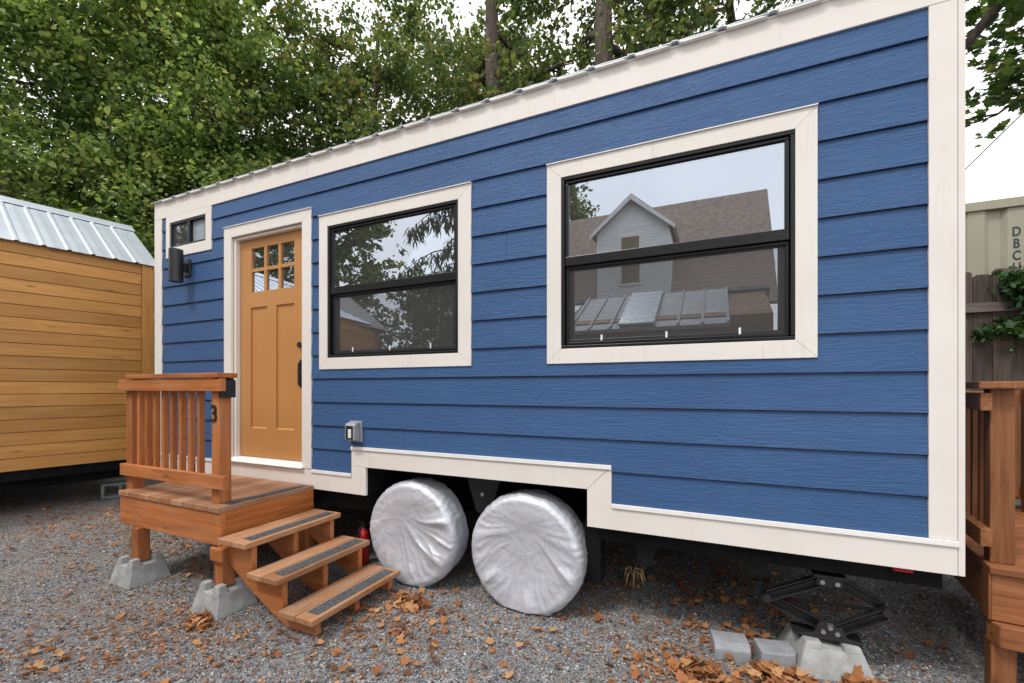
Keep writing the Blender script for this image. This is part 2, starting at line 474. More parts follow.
def make_litter():
    P = []; S = []
    def cl(x, y, sx, sy, n, s0=.04, s1=.085, z=.012):
        for _ in range(n):
            X = random.gauss(x, sx); Y = random.gauss(y, sy)
            P.append((X, Y, ground_z(X, Y) + z + random.random() * .012)); S.append(random.uniform(s0, s1))
    cl(-2.02, -.32, .20, .22, 46); cl(-1.80, -.72, .22, .20, 30); cl(-1.45, -.45, .25, .3, 16)
    cl(-.10, -.20, .16, .10, 34, .035, .075); cl(-.28, -.27, .14, .08, 16, .035, .075); cl(.30, -.10, .13, .05, 14, .035, .08, .02); cl(.14, .28, .16, .07, 30)
    cl(.62, .02, .08, .04, 8); cl(-.75, -.15, .5, .25, 24); cl(-.95, -.5, .4, .2, 18)
    cl(-.3, .85, .8, .35, 110); cl(.1, .75, .25, .12, 50); cl(.5, 1.2, .6, .4, 40); cl(-1.4, .9, .8, .4, 50)
    cl(-7.3, -.1, .9, .45, 120, .03, .07); cl(-6.3, -.2, .8, .4, 90, .03, .07); cl(-5.2, -.4, .6, .5, 60, .03, .07)
    cl(-3.9, -.35, .35, .2, 60); cl(-4.6, .5, .5, .5, 50)
    cl(-3.45, -1.38, .5, .35, 34, .03, .07); cl(-3.42, -1.60, .12, .06, 16); cl(-2.6, -1.1, .5, .3, 30, .03, .07); cl(-2.5, -.7, .4, .3, 40, .03, .06)
    for _ in range(150):
        X = random.uniform(-8, 1.4); Y = random.uniform(-2.0, 2.0)
        P.append((X, Y, ground_z(X, Y) + .012)); S.append(random.uniform(.025, .07))
    # crumbs
    for _ in range(10500):
        if random.random() < .62:
            cx, cy, r_ = random.choice([(-7, -.1, .9), (-7, -.1, .8), (-5.8, -.3, .9), (-5.2, .1, .7), (-4.2, -.6, .8), (-3.4, -1.3, .6), (-3.2, -1.2, .4), (-2.4, -.8, .5), (-2.0, -.4, .35), (-.1, -.2, .3), (.3, .1, .3), (-1, .3, .7), (0, .8, .8)])
            X = random.gauss(cx, r_); Y = random.gauss(cy, r_ * .6)
        else:
            X = random.uniform(-8.5, 1.5); Y = random.uniform(-2.1, 2.2)
        P.append((X, Y, ground_z(X, Y) + .008)); S.append(random.uniform(.010, .034))
    P = np.array(P); S = np.array(S) * .82
    V, k = lobed_leaves(P, S, np.random.default_rng(5), .62, .75)
    o = np_mesh('leaf_litter', V.reshape(-1, 3), (lobed_faces(len(P), k), 3), M['litter'])
    tag(o, 'scattered dry orange brown fallen leaves and crumbs over the gravel', 'fallen leaves', kind='stuff')
make_litter()


def leaf_clump(name, x, y, r, n, s, label, seed):
    rg = np.random.default_rng(seed)
    a = rg.uniform(0, 6.28, n); d = r * np.sqrt(rg.random(n))
    P = np.stack([x + d * np.cos(a), y + d * np.sin(a) * .8, ground_z(x, y) + .02 + .05 * (1 - d / r) * rg.random(n)], -1)
    V, k = lobed_leaves(P, rg.uniform(s * .7, s * 1.2, n), rg, .45, .6)
    V[:, :, 2] = np.maximum(V[:, :, 2], ground_z(x, y) + .004)
    c = empty(name, (x, y, 0))
    bpy.data.objects.remove(c)
    V = V - np.array([x, y, 0])
    o = np_mesh(name, V.reshape(-1, 3), (lobed_faces(n, k), 3), M['litter'])
    o.location = (x, y, 0)
    tag(o, label, 'leaf pile', 'piles of dry leaves on the gravel')
leaf_clump('leaf_pile', -3.05, -1.02, .09, 26, .07, 'small heap of curled brown leaves against the front concrete pier under the steps', 1)
leaf_clump('leaf_pile', .32, -.10, .16, 34, .085, 'orange leaf heap lying against the front edge of the rounded grey paver', 2)
leaf_clump('leaf_pile', -.08, -.22, .14, 26, .085, 'loose orange leaf heap on the gravel left in front of the two grey pavers', 3)
leaf_clump('leaf_pile', .70, .03, .07, 12, .09, 'few orange leaves at the right foot of the pier under the scissor jack', 4)
leaf_clump('leaf_pile', -1.98, -.22, .13, 30, .08, 'brown leaf heap on the gravel between the lowest step and the left wheel cover', 5)

# ------------------------------------------------------------------ the blue tiny house
house = empty('tiny_house', (-2.27, 0.0, 0.0))
tag(house, 'blue lap sided tiny house on wheels with cream trim and a mustard door', 'tiny house')
OPEN = [(-5.335, -4.70, 3.03, 3.325), (-4.302, -3.318, .70, 3.02), (-3.022, -1.702, 1.792, 2.932), (-.922, .402, 1.792, 2.932), (-2.74, -.585, .60, 1.03)]


def cells(x0, x1, z0, z1, opens):
    """split a rectangle round openings"""
    xs_ = sorted({x0, x1, *[min(max(v, x0), x1) for o in opens for v in o[:2]]})
    zs_ = sorted({z0, z1, *[min(max(v, z0), z1) for o in opens for v in o[2:]]})
    out = []
    for j in range(len(zs_) - 1):
        run = None
        for i in range(len(xs_) - 1):
            cx = (xs_[i] + xs_[i + 1]) / 2; cz = (zs_[j] + zs_[j + 1]) / 2
            blocked = any(o[0] < cx < o[1] and o[2] < cz < o[3] for o in opens)
            if blocked:
                if run: out.append((run[0], run[1], zs_[j], zs_[j + 1])); run = None
            else:
                run = (run[0], xs_[i + 1]) if run else (xs_[i], xs_[i + 1])
        if run: out.append((run[0], run[1], zs_[j], zs_[j + 1]))
    return out

# siding courses
sd = MB(); z0 = .8115; step = .2027; x0, x1 = -5.49, .955
joints = {1: -2.21, 8: -1.32}
for k in range(13):
    a = z0 + k * step; b = min(a + step - .0065, 3.40)
    top_full = a + step
    segs = [(x0, x1)]
    if k in joints: segs = [(x0, joints[k] - .0012), (joints[k] + .0012, x1)]
    for (sx0, sx1) in segs:
        for (cx0, cx1, cz0, cz1) in cells(sx0, sx1, a, b, OPEN):
            def yy(z):
                u = (z - a) / step
                return .002 + u * .014
            sd.add([(cx0, yy(cz0), cz0), (cx1, yy(cz0), cz0), (cx1, .024, cz0), (cx0, .024, cz0),
                    (cx0, yy(cz1), cz1), (cx1, yy(cz1), cz1), (cx1, .024, cz1), (cx0, .024, cz1)],
                   [(0, 3, 2, 1), (4, 5, 6, 7), (0, 1, 5, 4), (1, 2, 6, 5), (2, 3, 7, 6), (3, 0, 4, 7)])
# right end wall courses (seen when stepping aside)
for k in range(13):
    a = z0 + k * step; b = min(a + step, 3.40)
    for (ya, yb) in ((.125, 2.28),):
        sd.add([(1.062, ya, a), (1.062, yb, a), (1.04, yb, a), (1.04, ya, a), (1.05, ya, b), (1.05, yb, b), (1.04, yb, b), (1.04, ya, b)],
               [(0, 1, 2, 3), (7, 6, 5, 4), (0, 4, 5, 1), (1, 5, 6, 2), (2, 6, 7, 3), (3, 7, 4, 0)])
sd.build('siding', M['siding'], house)

# sheathing, other walls, ceiling
w = MB()
for (cx0, cx1, cz0, cz1) in cells(-5.59, 1.04, .80, 3.50, OPEN):
    w.box(cx0, cx1, .026, .11, cz0, cz1)
w.box(-5.59, -5.50, .112, 2.28, .80, 3.50)
w.box(.95, 1.038, .112, 2.28, .80, 3.50)
w.box(-5.59, 1.04, 2.282, 2.38, .80, 3.50)
w.box(-5.498, .948, .112, 2.28, 3.30, 3.38)
w.build('wall', M['interior'], house)
fl = MB()
fl.box(-5.59, -2.62, .03, 2.38, .67, .79); fl.box(-.71, 1.04, .03, 2.38, .67, .79); fl.box(-2.618, -.712, .62, 2.38, .67, .79)
fl.build('floor_deck', M['chassis'], house)

# trims
tr = MB()
tr.box(-5.600, 1.048, 0, .024, 3.386, 3.553)
tr.build('fascia_board', M['trim'], house, .002)
MB().box(-5.600, -5.479, .0, .024, .825, 3.384).box(-5.616, -5.6015, -.001, .12, .66, 3.553).build('corner_board', M['trim'], house, .002)
MB().box(.943, 1.048, .0, .024, .816, 3.384).box(1.0495, 1.075, -.001, .12, .651, 3.553).build('corner_board', M['trim'], house, .003)
sk = MB()
sk.prism([(-5.600, .659), (-2.589, .659), (-2.589, .8885), (-2.742, .8885 + .0), (-2.742, .822), (-5.600, .822)], 'y', 0, .024)
sk.build('skirt_board', M['trim'], house, .002)
MB().prism([(-2.742, .890), (-2.5885, .890), (-.742, .890), (-.5865, 1.048), (-2.742, 1.048)], 'y', 0, .024).build('skirt_board', M['trim'], house, .002)
MB().prism([(-.7405, .8895), (-.7405, .651), (1.048, .651), (1.048, .809), (-.585, .809), (-.585, 1.046)], 'y', 0, .024).build('skirt_board', M['trim'], house, .002)
for (a_, b_, z_) in ((-5.600, -4.42, .8225), (-3.205, -2.744, .8225), (-2.742, -.586, 1.0485), (-.583, 1.049, .8095)):
    MB().prism([(-.010, z_ - .020), (-.0065, z_ - .020), (-.0065, z_ + .001), (.022, z_ + .003), (.022, z_ + .0065), (-.010, z_ + .004)], 'x', a_, b_).build('drip_flashing', M['flash'], house)


def casing(name, x0, x1, z0, z1, ix0, ix1, iz0, iz1, parent, bottom=True, y0=-.002, y1=.024):
    e = .0004
    m = MB()
    m.prism([(x0, z1), (ix0, iz1 + e), (ix1, iz1 + e), (x1, z1)], 'y', y0, y1)
    if bottom:
        m.prism([(x0, z0), (x1, z0), (ix1, iz0 - e), (ix0, iz0 - e)], 'y', y0, y1)
        m.prism([(x0, z0 + 2 * e), (ix0 - e, iz0), (ix0 - e, iz1), (x0, z1 - 2 * e)], 'y', y0, y1)
        m.prism([(x1, z0 + 2 * e), (x1, z1 - 2 * e), (ix1 + e, iz1), (ix1 + e, iz0)], 'y', y0, y1)
    else:
        m.prism([(x0, z0), (ix0, z0), (ix0, iz1), (x0, z1 - 2 * e)], 'y', y0, y1)
        m.prism([(x1, z0), (x1, z1 - 2 * e), (ix1, iz1), (ix1, z0)], 'y', y0, y1)
    return m.build(name, M['trim'], parent, .0022)


def window(x0, x1, z0, z1, ix0, ix1, iz0, iz1):
    wn = casing('window', x0, x1, z0, z1, ix0, ix1, iz0, iz1, house)
    MB().box(x0 - .002, x1 + .002, -.012, .02, z1 + .001, z1 + .0065).build('drip_cap', M['flash'], wn)
    f = .038
    fr = MB()
    for (a, b, c, d) in ((ix0, ix1, iz1 - .022, iz1), (ix0, ix1, iz0, iz0 + .022), (ix0, ix0 + .022, iz0 + .0222, iz1 - .0222), (ix1 - .022, ix1, iz0 + .0222, iz1 - .0222)):
        fr.box(a + .0008, b - .0008, .004, .085, c + .0008, d - .0008)
    fr.build('frame', M['vinyl'], wn, .004)
    mz = iz0 + (iz1 - iz0) * .487
    a0, a1 = ix0 + .0235, ix1 - .0235
    # upper sash (outer)
    us = MB()
    us.box(a0, a1, .016, .044, iz1 - .042, iz1 - .0235); us.box(a0, a1, .012, .046, mz - .006, mz + .056)
    us.box(a0, a0 + .022, .016, .044, mz + .0562, iz1 - .0422); us.box(a1 - .022, a1, .016, .044, mz + .0562, iz1 - .0422)
    us.build('upper_sash', M['vinyl'], wn, .004)
    ls = MB()
    zz = iz0 + .0235
    ls.box(a0, a1, .048, .078, mz - .03, mz + .02); ls.box(a0, a1, .048, .078, zz, zz + .040)
    ls.box(a0, a0 + .05, .048, .078, zz + .0402, mz - .0302); ls.box(a1 - .05, a1, .048, .078, zz + .0402, mz - .0302)
    ls.build('lower_sash', M['vinyl'], wn, .004)
    MB().box(a0 + .018, a1 - .018, .030, .034, mz + .05, iz1 - .045).build('pane', M['glass'], wn)
    MB().box(a0 + .045, a1 - .045, .062, .066, zz + .035, mz - .025).build('pane', M['glass'], wn)
    sf = MB().box(a0 + .001, a1 - .001, .036, .038, zz + .001, mz - .008)
    sf.build('insect_screen', M['screen'], wn)
    rim = MB()
    b0, b1, c0, c1 = a0 + .002, a1 - .002, zz + .002, mz - .009
    rim.box(b0, b1, .030, .0355, c0, c0 + .016).box(b0, b1, .030, .0355, c1 - .014, c1).box(b0, b0 + .014, .030, .0355, c0 + .0162, c1 - .0142).box(b1 - .014, b1, .030, .0355, c0 + .0162, c1 - .0142)
    rim.build('screen_frame', M['vinyl'], wn, .002)
    for q in (.2, .5, .8):
        xx = ix0 + (ix1 - ix0) * q
        MB().box(xx - .006, xx + .006, .026, .0295, c0 + .020, c0 + .058).build('pull_tab', M['white_plastic'], wn, .001)
    # inner reveal in pale paint and a sill
    rv = MB()
    rv.box(ix0 - .02, ix0 + .004, .112, .19, iz0, iz1).box(ix1 - .004, ix1 + .02, .112, .19, iz0, iz1).box(ix0 - .02, ix1 + .02, .112, .19, iz1 + .0005, iz1 + .05).box(ix0 - .02, ix1 + .02, .112, .21, iz0 - .05, iz0 - .0005)
    rv.build('inner_reveal', M['pale_interior'], wn)
    return wn

w_left = window(-3.112, -1.598, 1.700, 3.024, -3.016, -1.708, 1.798, 2.926)
w_big = window(-1.015, .495, 1.700, 3.024, -.916, .395, 1.798, 2.926)

# brown curtain behind the left window, slatted blind low in the big one
M['curtain'] = plain('brown_curtain', (.62, .47, .30), .9, 0, .15, 5, .1)
M['slat'] = plain('blind_slat', (.62, .58, .50), .6, 0, .06)
cu_ = MB(); nq = 60
for i in range(nq):
    xa = -3.02 + 1.32 * i / nq; xb = -3.02 + 1.32 * (i + 1) / nq
    ya = .225 + .018 * math.sin(i * 1.15) + .006 * math.sin(i * .37); yb = .225 + .018 * math.sin((i + 1) * 1.15) + .006 * math.sin((i + 1) * .37)
    cu_.add([(xa, ya, 1.76), (xb, yb, 1.76), (xb, yb, 2.96), (xa, ya, 2.96)], [(0, 1, 2, 3)])
cu_.build('curtain', M['curtain'], w_left, 0, True)
bl = MB()
for i in range(22):
    z_ = 1.83 + i * .024
    bl.prism([(.135, z_), (.158, z_ + .007), (.158, z_ + .0085), (.135, z_ + .0015)], 'x', -.90, .38)
bl.box(-.90, .38, .135, .158, 2.362, 2.385)
bl.build('blind', M['slat'], w_big)

# small sliding window under the eave
tw = casing('window', -5.398, -4.611, 2.940, 3.384, -5.330, -4.706, 3.045, 3.315, house)
fr = MB()
for (a, b, c, d) in ((-5.33, -4.706, 3.292, 3.315), (-5.33, -4.706, 3.045, 3.068), (-5.33, -5.304, 3.0682, 3.2918), (-4.732, -4.706, 3.0682, 3.2918), (-5.03, -4.985, 3.0682, 3.2918)):
    fr.box(a + .001, b - .001, .006, .07, c + .0003, d - .0003)
fr.build('frame', M['vinyl'], tw, .003)
MB().box(-5.303, -5.031, .03, .034, 3.069, 3.291).build('pane', M['glass'], tw)
MB().box(-4.984, -4.733, .04, .044, 3.069, 3.291).build('pane', M['frost'], tw)
MB().box(-5.303, -5.031, .018, .020, 3.069, 3.291).build('insect_screen', M['screen'], tw)

# door
dcas = casing('door_casing', -4.409, -3.208, .8285, 3.116, -4.298, -3.322, .8285, 3.014, house, False)
MB().box(-4.412, -3.205, -.012, .02, 3.117, 3.1225).build('drip_cap', M['flash'], dcas)
MB().box(-4.297, -4.262, .0245, .12, .8705, 3.012).box(-3.352, -3.323, .0245, .12, .8705, 3.012).box(-4.2618, -3.3522, .0245, .12, 2.985, 3.012).build('jamb', M['trim'], dcas, .002)
MB().prism([(-.03, .8285), (-.03, .836), (.02, .868), (.12, .872), (.12, .8285)], 'x', -4.32, -3.30).build('threshold', M['flash'], dcas, .002)
dr = MB()
dx0, dx1, dz0, dz1 = -4.258, -3.356, .876, 2.981
gx0, gx1, gz0, gz1 = -4.094, -3.500, 2.470, 2.895
pan = [(-4.104, -3.868, 1.151, 2.322), (-3.742, -3.500, 1.151, 2.322)]
for (a, b, c, d) in cells(dx0, dx1, dz0, dz1, [(gx0, gx1, gz0, gz1)] + pan):
    dr.box(a, b, .066, .108, c, d)
for (a, b, c, d) in pan:
    dr.box(a + .0004, b - .0004, .080, .10, c + .0004, d - .0004)
    # chamfers round the recessed panels
    dr.prism([(.066, d), (.080, d - .012), (.080, d)], 'x', a, b)
    dr.prism([(.066, c), (.080, c), (.080, c + .012)], 'x', a, b)
gw = (gx1 - gx0); gh = gz1 - gz0
for i in (1, 2):
    xx = gx0 + gw * i / 3
    dr.box(xx - .017, xx + .017, .068, .100, gz0, gz1)
dr.box(gx0, gx1, .0685, .0995, gz0 + gh / 2 - .016, gz0 + gh / 2 + .016)
door = dr.build('door', M['door'], house)
MB().box(gx0 - .01, gx1 + .01, .083, .087, gz0 - .01, gz1 + .01).build('pane', M['glass'], door)
hd = MB()
hd.box(-3.418, -3.392, .052, .0655, 1.545, 1.80)
hd.tube([(-3.405, .052, 1.56), (-3.405, .036, 1.575), (-3.405, .034, 1.67), (-3.405, .036, 1.765), (-3.405, .052, 1.785)], .010, 8)
hd.build('handle', M['blackmetal'], door, .003)
MB().lathe([(.026, 0), (.026, .012), (.012, .016), (.012, .03)][::-1], (-3.405, .035, 1.93), 'y', 16).build('lock', M['blackmetal'], door)

# up-and-down wall lamp beside the door
lp = MB()
lp.lathe([(.050, .0), (.0625, .0), (.0625, .33), (.050, .33), (.050, .325)], (-5.016, -.105, 2.63), 'z', 28)
lamp = lp.build('wall_lamp', M['blackmetal'], house, 0, False)
MB().box(-5.07, -4.96, -.012, .012, 2.71, 2.88).box(-5.035, -4.997, -.06, -.0122, 2.75, 2.84).build('bracket', M['blackmetal'], lamp, .004)

# weatherproof outlet
ob = MB()
ob.box(-2.755, -2.625, -.012, .012, 1.095, 1.268)
ob.build('outlet_box', M['grey_plastic'], house, .006)
oc = house.children[-1]
MB().prism([(-.075, 1.115), (-.0122, 1.105), (-.0122, 1.262), (-.055, 1.255), (-.075, 1.235)], 'x', -2.742, -2.638).build('cover', M['grey_plastic'], oc, .008)
MB().box(-2.728, -2.652, -.0775, -.0755, 1.122, 1.232).build('cover_window', M['blackmetal'], oc, .004)
MB().box(-2.700, -2.668, -.0805, -.0778, 1.135, 1.205).build('receptacle', M['white_plastic'], oc, .003)

# roof: ribbed sheet, ribs across the house
rf = MB(); prof = [(-5.632, 3.572)]
xr = -5.45
while xr < 1.05:
    prof += [(xr - .022, 3.5715), (xr - .010, 3.5785), (xr + .010, 3.5785), (xr + .022, 3.5715), (xr + .09, 3.5735), (xr + .16, 3.5705)]
    xr += .2495
prof += [(1.082, 3.572)]
nn = len(prof)
vs = [(x, -.030, z) for x, z in prof] + [(x, 2.45, z - .08) for x, z in prof] + [(x, -.030, z - .004) for x, z in prof] + [(x, 2.45, z - .085) for x, z in prof]
fs = []
for i in range(nn - 1):
    fs += [(i, i + 1, nn + i + 1, nn + i), (2 * nn + i + 1, 2 * nn + i, 3 * nn + i, 3 * nn + i + 1), (i + 1, i, 2 * nn + i, 2 * nn + i + 1)]
rf.add(vs, fs)
rc = rf.build('roof', M['sheet'], house)
MB().box(-5.620, 1.070, -.004, .02, 3.5535, 3.566).build('eave_strip', M['flash'], rc)
for xx in np.arange(-5.45, .95, .2495):
    MB().prism([(xx + .030, 3.5675), (xx + .20, 3.5625), (xx + .226, 3.5535), (xx + .06, 3.553), (xx + .024, 3.557)], 'y', -.030, -.0045).build('drip_edge', M['flash'], rc, .001)


# running gear
ch = MB()
ch.box(-5.55, -2.62, .10, .17, .50, .665); ch.box(-.70, 1.03, .10, .17, .545, .648); ch.box(-2.618, -.702, .55, .62, .50, .665)
ch.box(-5.55, 1.03, 2.20, 2.27, .50, .665)
for xx in (-5.2, -4.3, -3.4, -2.66, -.66, .1, .9):
    ch.box(xx - .03, xx + .03, .172, 2.198, .56, .64)
ch.build('chassis', M['chassis'], house, .003)
MB().prism([(-.46, .60), (-.33, .60), (-.345, .425), (-.445, .425)], 'y', .09, .0985).build('hanger', M['chassis'], house, .002)
MB().prism([(.12, .60), (.31, .60), (.25, .475), (.18, .475)], 'y', .09, .0985).build('hanger', M['chassis'], house, .002)
MB().box(-.80, -.69, .16, .30, .22, .66).build('hanger', M['chassis'], house, .003)
ww = MB()
ww.box(-2.615, -.705, .56, .58, .60, 1.00); ww.box(-2.615, -.705, .03, .5598, 1.0, 1.02)
ww.box(-2.615, -2.600, .03, .5598, .66, .9998); ww.box(-.72, -.705, .03, .5598, .66, .9998)
ww.box(-2.5995, -.7205, .026, .034, .895, .925)
ww.build('wheel_well', M['chassis'], house)
fd = MB().prism([(-1.86, .97), (-1.46, .97), (-1.60, .55), (-1.72, .55)], 'y', .30, .312)
fd.build('spring_hanger', M['blackmetal'], house, .003)
MB().tube([(-1.66, .285, .70), (-1.66, .30, .70)], .016, 10).build('bolt', M['bolt'], house.children[-1])
for bx_ in (-2.42, -2.36):
    MB().tube([(bx_, .20, .905), (bx_, .23, .905)], .012, 10).build('brake_fitting', M['bolt'], house)
MB().box(.82, .90, .045, .085, .618, .6475).build('marker_light', M['red_lens'], house, .004)
MB().tube([(-2.15, .16, .40), (-2.15, 2.2, .40)], .035, 10).tube([(-1.215, .16, .40), (-1.215, 2.2, .40)], .035, 10).build('axle', M['chassis'], house)
for cx in (-2.15, -1.215):
    wheel = MB().lathe([(.20, 0), (.30, -.0), (.362, .03), (.384, .07), (.384, .16), (.36, .205), (.20, .215)][::-1], (cx, .055, .384), 'y', 40).build('wheel', M['rubber'], house, 0, True)
    MB().lathe([(.03, -.01), (.16, .0), (.199, .03), (.199, .2)], (cx, .065, .384), 'y', 32).build('rim', M['rim'], wheel, 0, True)


# silver wheel covers, wrinkled cloth
def wheel_cover(cx, cz, Rr, label, seed, fold=0.0):
    nt, path = 220, []
    # (radius factor, depth) along the cloth from the centre to the hem behind
    for i in range(34):
        r = Rr * (.02 + .84 * i / 33)
        path.append((r, .016 - .018 * math.exp(-((r / Rr - .72) / .26) ** 2)))
    r1, d1 = path[-1]
    for i in range(1, 15):
        a = math.pi / 2 * i / 14
        path.append((r1 + (Rr - r1) * math.sin(a), d1 + .075 * (1 - math.cos(a))))
    dl = path[-1][1]
    for i in range(1, 14):
        path.append((Rr * (1.0 - .012 * i / 13), dl + (.235 - dl) * i / 13))
    m = MB(); np_ = len(path)
    V = []
    for i, (r, d) in enumerate(path):
        s = i / (np_ - 1)
        for k in range(nt):
            th = 2 * math.pi * k / nt
            x = r * math.cos(th); z = r * math.sin(th); y = d
            # hem is pulled up at the lower right where the tyre shows
            if s > .78:
                low = max(0, math.cos(th - R(-72))) ** 5
                y = y - low * (s - .78) / .22 * .22
            # drapes: folds fan out from a point high on the disc
            px, pz = x - fold * Rr, z - Rr * (.46 + fold * .3)
            rr_ = math.hypot(px, pz) / Rr; ang = math.atan2(px, -pz)
            t1 = ang * 4.7 + 1.4 * mnoise.noise(Vector((ang * 1.3, rr_ * .9, seed))) + seed
            t2 = ang * 10.5 + 1.3 * mnoise.noise(Vector((ang * 2.1, rr_ * 1.6, seed + 5)))
            ff = (1 - abs(math.sin(t1))) ** 1.9 * max(.08, .45 + 1.1 * mnoise.noise(Vector((ang * 1.7, rr_ * .9, seed)))) + .55 * (1 - abs(math.sin(t2))) ** 2 * max(0, mnoise.noise(Vector((ang * 1.2, rr_ * 2.2, seed + 9))) + .35)
            amp = .028 * max(0, min(1, rr_ * 1.1 - .12)) * (1 if abs(ang) < 1.7 else max(0, 1 - (abs(ang) - 1.7) * 1.5))
            ff += .20 * (1 - abs(math.sin(ang * 19 + 2.2 * mnoise.noise(Vector((ang * 4, rr_ * 2.5, seed + 2)))))) ** 1.5
            fade = 1.0 if r < Rr * .8 else max(.15, 1 - (r / Rr - .8) * 4.2)
            y += (.010 - ff * amp) * fade
            # crinkles near the rim and on the tread
            q = Vector((x * 1.0, d * 1.0, z * 1.0)) + Vector((seed * 3.1, 0, 0))
            cr_ = mnoise.fractal(q * 7.5, 1.0, 2.1, 4)
            rid = abs(mnoise.noise(Vector((th * 9, d * 9, seed)))) - .25
            if r > Rr * .80:
                g_ = .007 * cr_ + .009 * rid
                x += math.cos(th) * g_; z += math.sin(th) * g_
            y += .0045 * cr_ + .002 * abs(mnoise.noise(q * 16))
            # sag outwards above the ground
            if z < -.55 * Rr: y -= .018 * (-(z / Rr) - .55)
            z = max(z, -cz + .008)
            V.append((cx + x, y - .002, cz + z))
    F = []
    for i in range(np_ - 1):
        for k in range(nt):
            k2 = (k + 1) % nt
            F.append((i * nt + k, i * nt + k2, (i + 1) * nt + k2, (i + 1) * nt + k))
    F.append(tuple(range(nt))[::-1])
    base = Vector((cx, .08, 0))
    m.v = [(v[0] - base.x, v[1] - base.y, v[2] - base.z) for v in V]; m.f = F
    o = m.build('wheel_cover', M['silver'], None, 0, True)
    o.location = base
    tag(o, label, 'wheel cover', 'silver covers over the trailer wheels')
wheel_cover(-2.165, .392, .414, 'crinkled silver cloth cover over the left wheel, partly behind the lowest step', 2.0, -.28)
wheel_cover(-1.200, .380, .424, 'crinkled silver cloth cover over the right wheel, nearest the cream skirt step', 9.0, .08)

# ------------------------------------------------------------------ porch and steps
porch = empty('porch', (-3.81, -.42, 0))
tag(porch, 'stained wooden porch with railing and three open steps at the mustard door', 'porch')
dk = MB()
n = 9; x0, x1 = -4.47, -3.154; bw = (x1 - x0) / n
for i in range(n):
    dk.box(x0 + i * bw + .0025, x0 + (i + 1) * bw - .0025, -.825, -.016, .657, .695)
dk.build('deck_boards', M['tread_y'], porch, .004)
MB().box(-3.262, -3.175, -.73, -.06, .6955, .698).build('grip_strip', M['grip'], porch)
MB().box(-4.471, -3.155, -.813, -.773, .425, .6565).build('fascia_board', M['deck_x'], porch, .004)
MB().box(-3.195, -3.155, -.7725, -.02, .425, .6565).build('fascia_board', M['deck_y'], porch, .004)
MB().box(-4.471, -4.431, -.7725, -.02, .425, .6565).build('fascia_board', M['deck_y'], porch, .004)
MB().box(-4.43, -3.196, -.06, -.02, .425, .6565).build('ledger_board', M['deck_x'], porch, .004)
for (px, py) in ((-3.13, -.80), (-4.19, -.80), (-4.19, -.12), (-3.13, -.12)):
    yA = py - .045
    top = .424
    MB().box(px - .045, px + .045, py - .045, py + .045, .156, top).build('post', M['deck_z'], porch, .004)
MB().box(-3.178, -3.05, -.872, -.848, .345, .435).build('cleat', M['deck_x'], porch, .003)
# railing
for (a, b) in ((-3.36, -3.27), (-4.515, -4.425)):
    MB().box(a, b, -.75, -.66, .6955 if a > -4 else .60, 1.618).build('rail_post', M['deck_z'], porch, .004)
MB().box(-4.53, -3.165, -.789, -.751, .812, .908).build('bottom_rail', M['deck_x'], porch, .004)
MB().box(-4.56, -3.19, -.789, -.751, 1.516, 1.608).build('top_rail', M['deck_x'], porch, .004)
MB().box(-4.42, -3.205, -.800, -.655, 1.614, 1.650).build('rail_cap', M['deck_x'], porch, .005)
for i in range(8):
    xx = -4.335 + i * .1165
    MB().box(xx - .019, xx + .019, -.750, -.712, .84, 1.60).build('baluster', M['deck_z'], porch, .003)
for i in range(n):
    for (dx_, yy_) in ((.035, -.795), (bw - .035, -.795)):
        MB().lathe([(.0045, 0), (.0045, .0012)], (x0 + i * bw + dx_, yy_, .6948), 'z', 8).build('screw', M['blackmetal'], porch)
for (sx_, sz_) in ((-4.45, .47), (-4.45, .61), (-3.19, .47), (-3.19, .61)):
    MB().lathe([(.0055, 0), (.0055, .0014)], (sx_, -.8128, sz_), 'y', 8).build('screw', M['blackmetal'], porch)
for (sx_, sz_) in ((-4.47, .845), (-4.47, .88), (-3.315, .845), (-3.315, .88), (-4.47, 1.545), (-4.47, 1.58), (-3.315, 1.545), (-3.315, 1.58)):
    MB().lathe([(.005, 0), (.005, .0014)], (sx_, -.7888, sz_), 'y', 8).build('screw', M['blackmetal'], porch)
# numeral on the post
cu = bpy.data.curves.new('numeral', 'FONT'); cu.body = '3'; cu.size = .175; cu.extrude = .004; cu.offset = .001
to = bpy.data.objects.new('numeral_tmp', cu); COL.objects.link(to)
bpy.context.view_layer.update()
me = bpy.data.meshes.new_from_object(to.evaluated_get(bpy.context.evaluated_depsgraph_get()))
bpy.data.objects.remove(to)
def text_mesh(me, name, m, parent, origin, rx=math.pi / 2, rz=0.0, centre=True):
    xs_ = [v.co.x for v in me.vertices]; cx = (min(xs_) + max(xs_)) / 2 if centre else 0
    mt = Matrix.Translation(origin) @ Matrix.Rotation(rz, 4, 'Z') @ Matrix.Rotation(rx, 4, 'X') @ Matrix.Translation((-cx, 0, 0))
    off = Vector((0, 0, 0)); p = parent
    while p is not None:
        off += WORLD_OFF.get(p.name, Vector((0, 0, 0))); p = p.parent
    me.transform(Matrix.Translation(-off) @ mt)
    me.materials.clear()
    return link_mesh(name, me, m, parent)
text_mesh(me, 'house_number', M['blackmetal'], porch, Vector((-3.328, -.7545, 1.295)))
MB().box(-3.2695, -3.232, -.756, -.650, 1.470, 1.600).box(-3.2695, -3.238, -.748, -.658, 1.6005, 1.612).build('key_box', M['blackmetal'], porch, .006)
